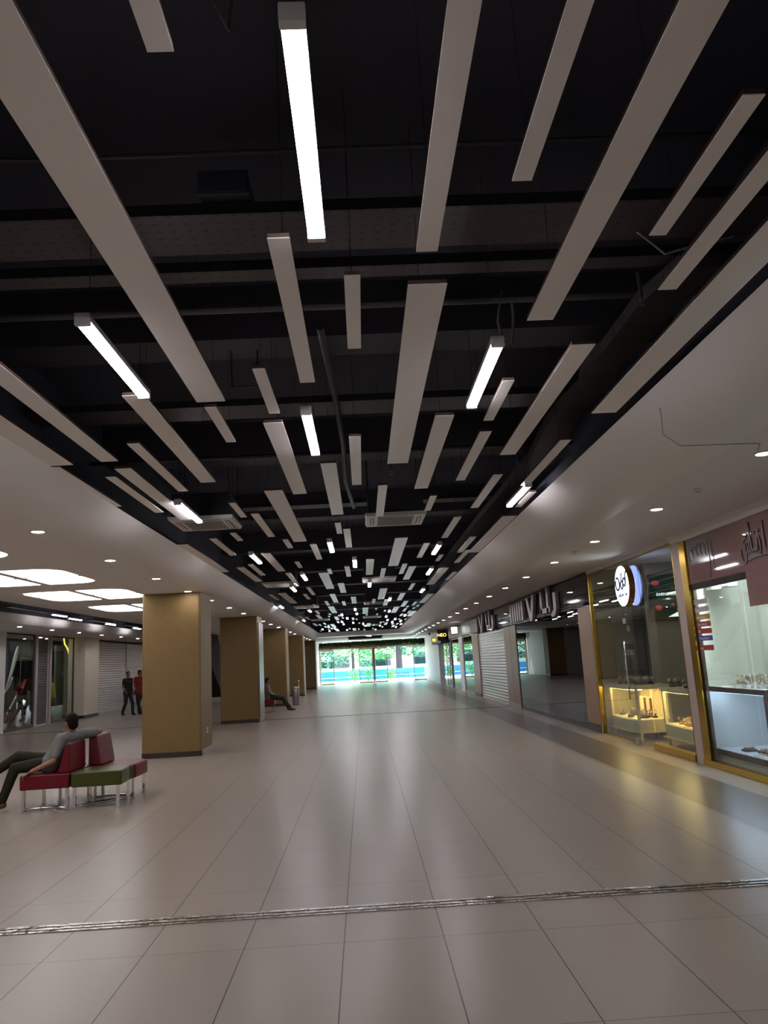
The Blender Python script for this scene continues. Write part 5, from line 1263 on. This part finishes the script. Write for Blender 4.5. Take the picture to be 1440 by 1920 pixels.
bm = NB(); box(bm, -0.12, 0.16, -0.16, 0.16, 1.05, 1.98); obj('backlit_panel', bm, M('backlit_white', (1, 1, 1), .4, emit=0.75, ecol=(1.0, 0.95, 0.90)), t); bm = NB(); box(bm, -0.13, 0.17, -0.17, 0.17, 1.985, 2.15); obj('header', bm, M('grey_header', (0.5, 0.52, 0.5), .4), t)
bm = NB(); box(bm, -0.12, 0.16, -0.16, 0.16, 0, 1.045); obj('plinth', bm, shelf_w, t)
t = thing('flower_box', (4.95, 9.02, 0.22), 'pink floral patterned box at the very right edge', 'box')
bm = NB(); box(bm, -0.05, 0.1, -0.2, 0.15, 0.0, 0.5); obj('box_body', bm, M('pink_floral', (0.6, 0.25, 0.3), .5, var=0.6, vscale=18), t)
t.location = (4.86, 9.18, 0.1)

# ------------------------------------------------------------------ far right shops
def far_glass(n, y0, y1, label, x=XR + 0.05, m=clear_glass, z1=2.5):
    t = thing('window_%d' % n, (x, y0, 0), label, None, kind='structure'); L = y1 - y0
    bm = NB(); box(bm, 0.0, 0.012, 0.04, L - 0.04, 0.06, z1); obj('window_pane', bm, m, t)
    frame_bars(t, 'window_frame', M('grey_alu', (0.35, 0.34, 0.33), 0.35, 0.6), [(-0.02, 0.03, 0, L, 0, 0.06), (-0.02, 0.03, 0, 0.04, 0.06, z1), (-0.02, 0.03, L - 0.04, L, 0.06, z1), (-0.02, 0.03, 0, L, z1, z1 + 0.05)])
    return t
far_glass(6, 33.6, 37.0, 'tall glass front just beyond the silver shutter', m=tint_glass)
far_glass(7, 38.6, 42.0, 'glass front beyond the white post', m=tint_glass)
far_glass(8, 42.2, 46.8, 'glass front under the yellow and black signs', m=tint_glass)
struct(bx('trim_10', white_wall, XR + 0.02, XR + 0.12, 37.2, 38.5, 0, 2.6), 'white post between far glass fronts')
struct(bx('trim_11', M('dark_post', (0.12, 0.10, 0.09), 0.4), XR, XR + 0.12, 42.0, 42.2, 0, 2.6))
struct(bx('wall_right_far_fascia', M('taupe_fascia', (0.20, 0.16, 0.14), 0.4), XR, XR + 0.2, 34.05, 42.8, 2.58, ZC))
struct(bx('wall_right_white_pier', white_wall, XR - 0.02, XR + 0.4, 48.6, 52.6, 0, ZC), 'white wall pier before the entrance')
struct(bx('wall_right_end', white_wall, XR + 0.12, XR + 0.3, 52.6, 61.4, 0, ZC))
struct(bx('wall_right_far_behind', white_wall, 6.6, 6.7, 33.5, 48.6, 0, ZC))
def box_sign(loc, size, m, label, words=None, rz=0, wm=None):
    t = thing('shop_sign', loc, label, 'shop sign'); a, b, c = size
    bm = NB(); box(bm, -a / 2, a / 2, -b / 2, b / 2, 0, c); obj('sign_box', bm, black_m if wm else m, t, bevel=0.01)
    if wm: bm = NB(); box(bm, -a / 2 + 0.03, a / 2 - 0.03, -b / 2 - 0.006, -b / 2 - 0.001, 0.04, c - 0.04); obj('lit_face', bm, wm, t)
    if words: text('lettering', words, M('sign_orange_text', (0.7, 0.3, 0.02), .4, emit=1.6, ecol=(1.0, 0.62, 0.16)), c * 0.40, (0, -b / 2 - 0.012, c * 0.5), (math.pi / 2, 0, 0), t)
    return t
yel = M('yellow_sign_face', (0.8, 0.6, 0.05), .4, emit=0.8, ecol=(0.95, 0.65, 0.08)); pale = M('pale_gold_face', (0.7, 0.55, 0.3), .4, emit=0.7, ecol=(0.85, 0.62, 0.30))
box_sign((4.42, 44.0, 2.551), (0.5, 0.25, 0.62), black_m, 'tall black and gold lit shop sign projecting near the entrance', 'NEO', wm=M('dark_sign_face', (0.03, 0.02, 0.01), .4))
box_sign((4.25, 47.2, 2.551), (0.26, 0.15, 0.27), yel, 'small yellow square sign projecting near the entrance', wm=yel)
box_sign((4.34, 37.2, 2.68), (0.34, 0.22, 0.38), black_m, 'white glowing sign cube above the far glass front', wm=M('cool_sign_face', (1, 1, 1), .4, emit=2.5, ecol=(0.9, 1.0, 1.0)))
struct(bx('wall_right_sign_beam', black_m, XR - 0.45, XR + 0.02, 42.7, 48.3, 2.42, 2.55))
bm = NB(); box(bm, 4.45, XR, 37.16, 37.24, 3.061, 3.10); tag(obj('sign_bracket', bm, black_m), 'black bracket carrying the white glowing sign cube', 'bracket')
# ladder-like lit strip by the glass
t = thing('ladder', (4.60, 45.6, 0), 'slim white ladder leaning by the far glass front', 'ladder')
bm = NB(); tube(bm, [(-0.16, 0, 0), (-0.16, 0.0, 2.40)], 0.016); tube(bm, [(0.04, 0, 0), (0.04, 0, 2.40)], 0.016); obj('rail', bm, white_plastic, t)
for k in range(24):
    bm = NB(); box(bm, -0.15, 0.03, -0.012, 0.012, 0.08 + 0.095 * k, 0.125 + 0.095 * k); obj('rung', bm, white_plastic, t)
t = thing('security_camera', (4.25, 50.0, ZC), 'dark security camera under the ceiling by the white pier', 'security camera')
bm = NB(); lathe(bm, [(0.02, -0.14), (0.06, -0.10), (0.065, -0.04), (0.05, 0.0)], 16); obj('dome', bm, black_m, t, smooth=True)
bm = NB(); box(bm, -0.12, 0.12, -0.04, 0.04, -0.03, -0.001); obj('bracket', bm, grey_cap, t)

# ------------------------------------------------------------------ entrance
leafm = M('artificial_hedge_leaves', (0.018, 0.055, 0.014), 0.7, var=0.5, vscale=12)
bm = NB(); r = random.Random(5)
def leaf_cloud(bm, n, x0, x1, y0, y1, z0, z1, s0, s1, r):
    for _ in range(n):
        c = Vector((r.uniform(x0, x1), r.uniform(y0, y1), r.uniform(z0, z1))); s = r.uniform(s0, s1)
        a = Vector((r.uniform(-1, 1), r.uniform(-1, 1), r.uniform(-1, 1))).normalized(); b = a.orthogonal().normalized()
        bm.faces.new([bm.verts.new(c + a * s), bm.verts.new(c + b * s * 0.5), bm.verts.new(c - a * s), bm.verts.new(c - b * s * 0.5)])
t = thing('hedge_garland', (0, 61.3, 0), 'long green artificial hedge garland over the entrance doors', 'garland')
box(bm, -3.5, 4.86, -0.05, 0.12, 2.81, 3.20); leaf_cloud(bm, 5200, -3.46, 4.84, -0.18, -0.05, 2.74, 3.18, 0.03, 0.07, r)
o = obj('leaves', bm, leafm, t); o['kind'] = 'stuff'
bm = NB()
for xc, w_, n in ((-2.9, 0.7, 50), (-1.7, .6, 30), (-0.4, 0.5, 60), (0.6, 0.4, 50), (1.9, 0.5, 30), (3.4, 0.4, 30)):
    for _ in range(n): ball(bm, (xc + r.uniform(-w_, w_), -0.18 - r.uniform(0, .05), 2.80 + r.uniform(-0.12, 0.14)), r.uniform(0.02, 0.045), 6, 5)
o = obj('flowers', bm, M('red_orange_flowers', (0.22, 0.05, 0.035), 0.7, var=0.8, vscale=6), t); o['kind'] = 'stuff'
# door wall
pale_alu = M('pale_entrance_frame', (0.62, 0.60, 0.55), 0.4)
DT = 2.66
t = thing('door_2', (0, YE, 0), 'wide glazed entrance with brass framed door leaves', None, kind='structure')
frame_bars(t, 'outer_frame', pale_alu, [(-3.5, -3.40, -0.05, 0.05, 0, 2.78), (4.83, 4.92, -0.05, 0.05, 0, 2.78), (-3.5, 4.92, -0.05, 0.05, DT, 2.80)])
frame_bars(t, 'centre_post', M('brown_post', (0.10, 0.045, 0.025), 0.4), [(0.70, 0.80, -0.06, 0.06, 0, DT)])
def door_leaf(x0, x1, label, hx):
    t = thing('entrance_door_leaf', (x0, YE - 0.08, 0), label, 'door', 'glass entrance door leaves'); w = x1 - x0
    bm = NB(); box(bm, 0.04, w - 0.04, 0, 0.012, 0.10, DT - 0.08); obj('glass_pane', bm, door_glass, t)
    bm = NB(); box(bm, 0, w, -0.02, 0.03, 0.0, 0.10); box(bm, 0, w, -0.02, 0.03, DT - 0.10, DT - 0.01); box(bm, 0, 0.045, -0.02, 0.03, 0.1, DT - 0.1); box(bm, w - 0.045, w, -0.02, 0.03, 0.1, DT - 0.1)
    obj('brass_frame', bm, brass_dull, t)
    bm = NB(); tube(bm, [(hx, -0.06, 0.9), (hx, -0.06, 1.7)], 0.015); obj('door_handle', bm, chrome, t)
    bm = NB(); box(bm, 0.05, w - 0.05, -0.004, -0.001, 1.25, 1.75); obj('frosted_band', bm, glass('frosted_band', (0.50, 0.62, 0.62), 1.0, 1.3, 0.4), t)
    return t
door_leaf(-3.38, -2.35, 'glass entrance leaf at the far left of the doorway', 0.92)
door_leaf(-0.41, 0.69, 'glass entrance leaf left of the brown centre post', 0.12)
door_leaf(0.81, 1.80, 'glass entrance leaf right of the brown centre post', 0.88)
door_leaf(3.83, 4.82, 'glass entrance leaf at the far right of the doorway', 0.10)

# ------------------------------------------------------------------ outside
grass = M('sunlit_paving', (0.70, 0.68, 0.62), 0.8, var=0.1)
o = bx('ground_outside', grass, -40, 40, YE + 0.5, 120, -0.14, -0.02); struct(o, 'sunlit pale paving outside the entrance')
blue_b = M('blue_banner', (0.020, 0.19, 0.52), 0.6, var=0.2, vscale=1.0)
t = thing('banner_fence', (0, 71, 0), 'bright blue printed banner fence outside the doors', 'banner')
bm = NB(); box(bm, -7.5, 5.4, 0, 0.04, 0.02, 0.88); obj('banner_sheet', bm, blue_b, t)
bm = NB(); box(bm, -7.5, 5.4, -0.004, -0.001, 0.30, 0.34); obj('white_line', bm, M('banner_white', (0.8, 0.85, 0.9), .6), t)
text('lettering', 'dicleciri', M('banner_navy_text', (0.02, 0.06, 0.25), .6), 0.62, (3.0, -0.02, 0.40), (math.pi / 2, 0, 0), t, 0.004)
for x in (-7.3, -3, 1, 5.2):
    bm = NB(); cone(bm, (x, 0.08, 0), (x, 0.08, 1.0), 0.03, seg=8); obj('fence_post', bm, steel, t)
leaf_l = M('light_green_leaves', (0.10, 0.30, 0.10), 0.6, var=0.5, vscale=2.0); leaf_d = M('deep_green_leaves', (0.04, 0.17, 0.09), 0.6, var=0.5, vscale=2.0); bark = M('dark_bark', (0.035, 0.03, 0.04), 0.8, var=0.3, vscale=8, bump=0.5)  # lighter and deeper green foliage colours
def tree(x, y, h, cr, m, label, trunk=0.18, lean=0.0, low=1.2, n=1700, seed=0):
    t = thing('tree', (x, y, 0), label, 'tree', 'trees outside the entrance'); r = random.Random(seed)
    bm = NB(); tube(bm, [(0, 0, -0.05), (lean * 0.4, 0, h * 0.35), (lean, 0, h * 0.7)], [trunk, trunk * 0.8, trunk * 0.4], 10)
    for k in range(5):
        a = 1.25 * k; tube(bm, [(lean * 0.5, 0, h * 0.4), (lean + cr * 0.6 * math.cos(a), cr * 0.6 * math.sin(a), h * 0.75)], [trunk * 0.4, 0.03], 6)
    obj('trunk', bm, bark, t)
    bm = NB()
    for _ in range(n):
        k = r.randrange(9); a = k * 0.7; cc_ = Vector((lean + cr * 0.55 * math.cos(a * 1.7), cr * 0.5 * math.sin(a * 2.3), low + (h - low) * (0.15 + 0.09 * k)))
        d = Vector((r.gauss(0, 1), r.gauss(0, 1), r.gauss(0, 1))).normalized() * r.uniform(0.5, 1.0) * cr * 0.55
        c = cc_ + d; s = r.uniform(0.10, 0.22)
        if c.z < low: continue
        u = Vector((r.uniform(-1, 1), r.uniform(-1, 1), r.uniform(-0.6, 0.6))).normalized(); v = u.orthogonal().normalized()
        bm.faces.new([bm.verts.new(c + u * s), bm.verts.new(c + v * s * 0.55), bm.verts.new(c - u * s), bm.verts.new(c - v * s * 0.55)])
    obj('foliage', bm, m, t)
    return t
tree(-4.6, 76, 7.0, 3.0, leaf_d, 'dark green tree seen through the far left door leaf', low=0.9, seed=1)
tree(-1.2, 84, 7.5, 2.6, leaf_l, 'light green tree seen just left of the centre doors', low=1.0, seed=2)
tree(0.9, 77, 6.5, 2.4, leaf_l, 'light green tree seen through the centre door leaves', low=1.6, seed=3)
tree(3.25, 73.5, 7.0, 1.9, leaf_d, 'tree with a thick dark trunk right of the centre doors', trunk=0.36, low=1.9, seed=4)
tree(7.0, 82, 7.0, 2.6, leaf_d, 'dark green tree seen through the far right door leaf', low=1.0, seed=5)
def shrub(x, y, h, label, seed):
    r = random.Random(seed); bm = NB()
    for _ in range(14):
        a = r.uniform(0, 6.28); tube(bm, [(0, 0, -0.03), (0.25 * h * math.cos(a), 0.25 * h * math.sin(a), h * 0.6), (0.5 * h * math.cos(a), 0.5 * h * math.sin(a), h * r.uniform(0.75, 1.0))], [0.02, 0.035, 0.008], 5)
    leaf_cloud(bm, 160, -0.4 * h, 0.4 * h, -0.3 * h, 0.3 * h, 0.2 * h, h, 0.05, 0.12, r)
    o = obj('potted_shrub', bm, leaf_l); o.location = (x, y, 0); tag(o, label, 'shrub')
shrub(-0.9, 66.5, 1.1, 'spiky shrub outside, left of the centre doors', 11); shrub(0.3, 67, 1.2, 'spiky shrub outside behind the left centre leaf', 12); shrub(2.2, 66.5, 0.9, 'low shrub outside right of the centre doors', 13)
t = thing('building', (0, 95, 0), 'pale low building far outside behind the trees', 'building')
bm = NB(); box(bm, -18, 16, 0, 6, -0.02, 3.2); obj('wall', bm, M('pale_facade', (0.6, 0.57, 0.55), .8), t)
bm = NB(); box(bm, -18.3, 16.3, -0.3, 6.3, 3.2, 3.5); obj('roof', bm, M('grey_roof', (0.3, 0.3, 0.3), .8), t)
for x in (-14, -9, -4, 1, 6, 11):
    bm = NB(); box(bm, x, x + 2.2, -0.03, 0.0, 1.0, 2.4); obj('building_window', bm, M('dark_pane', (0.05, 0.06, 0.08), .2), t)
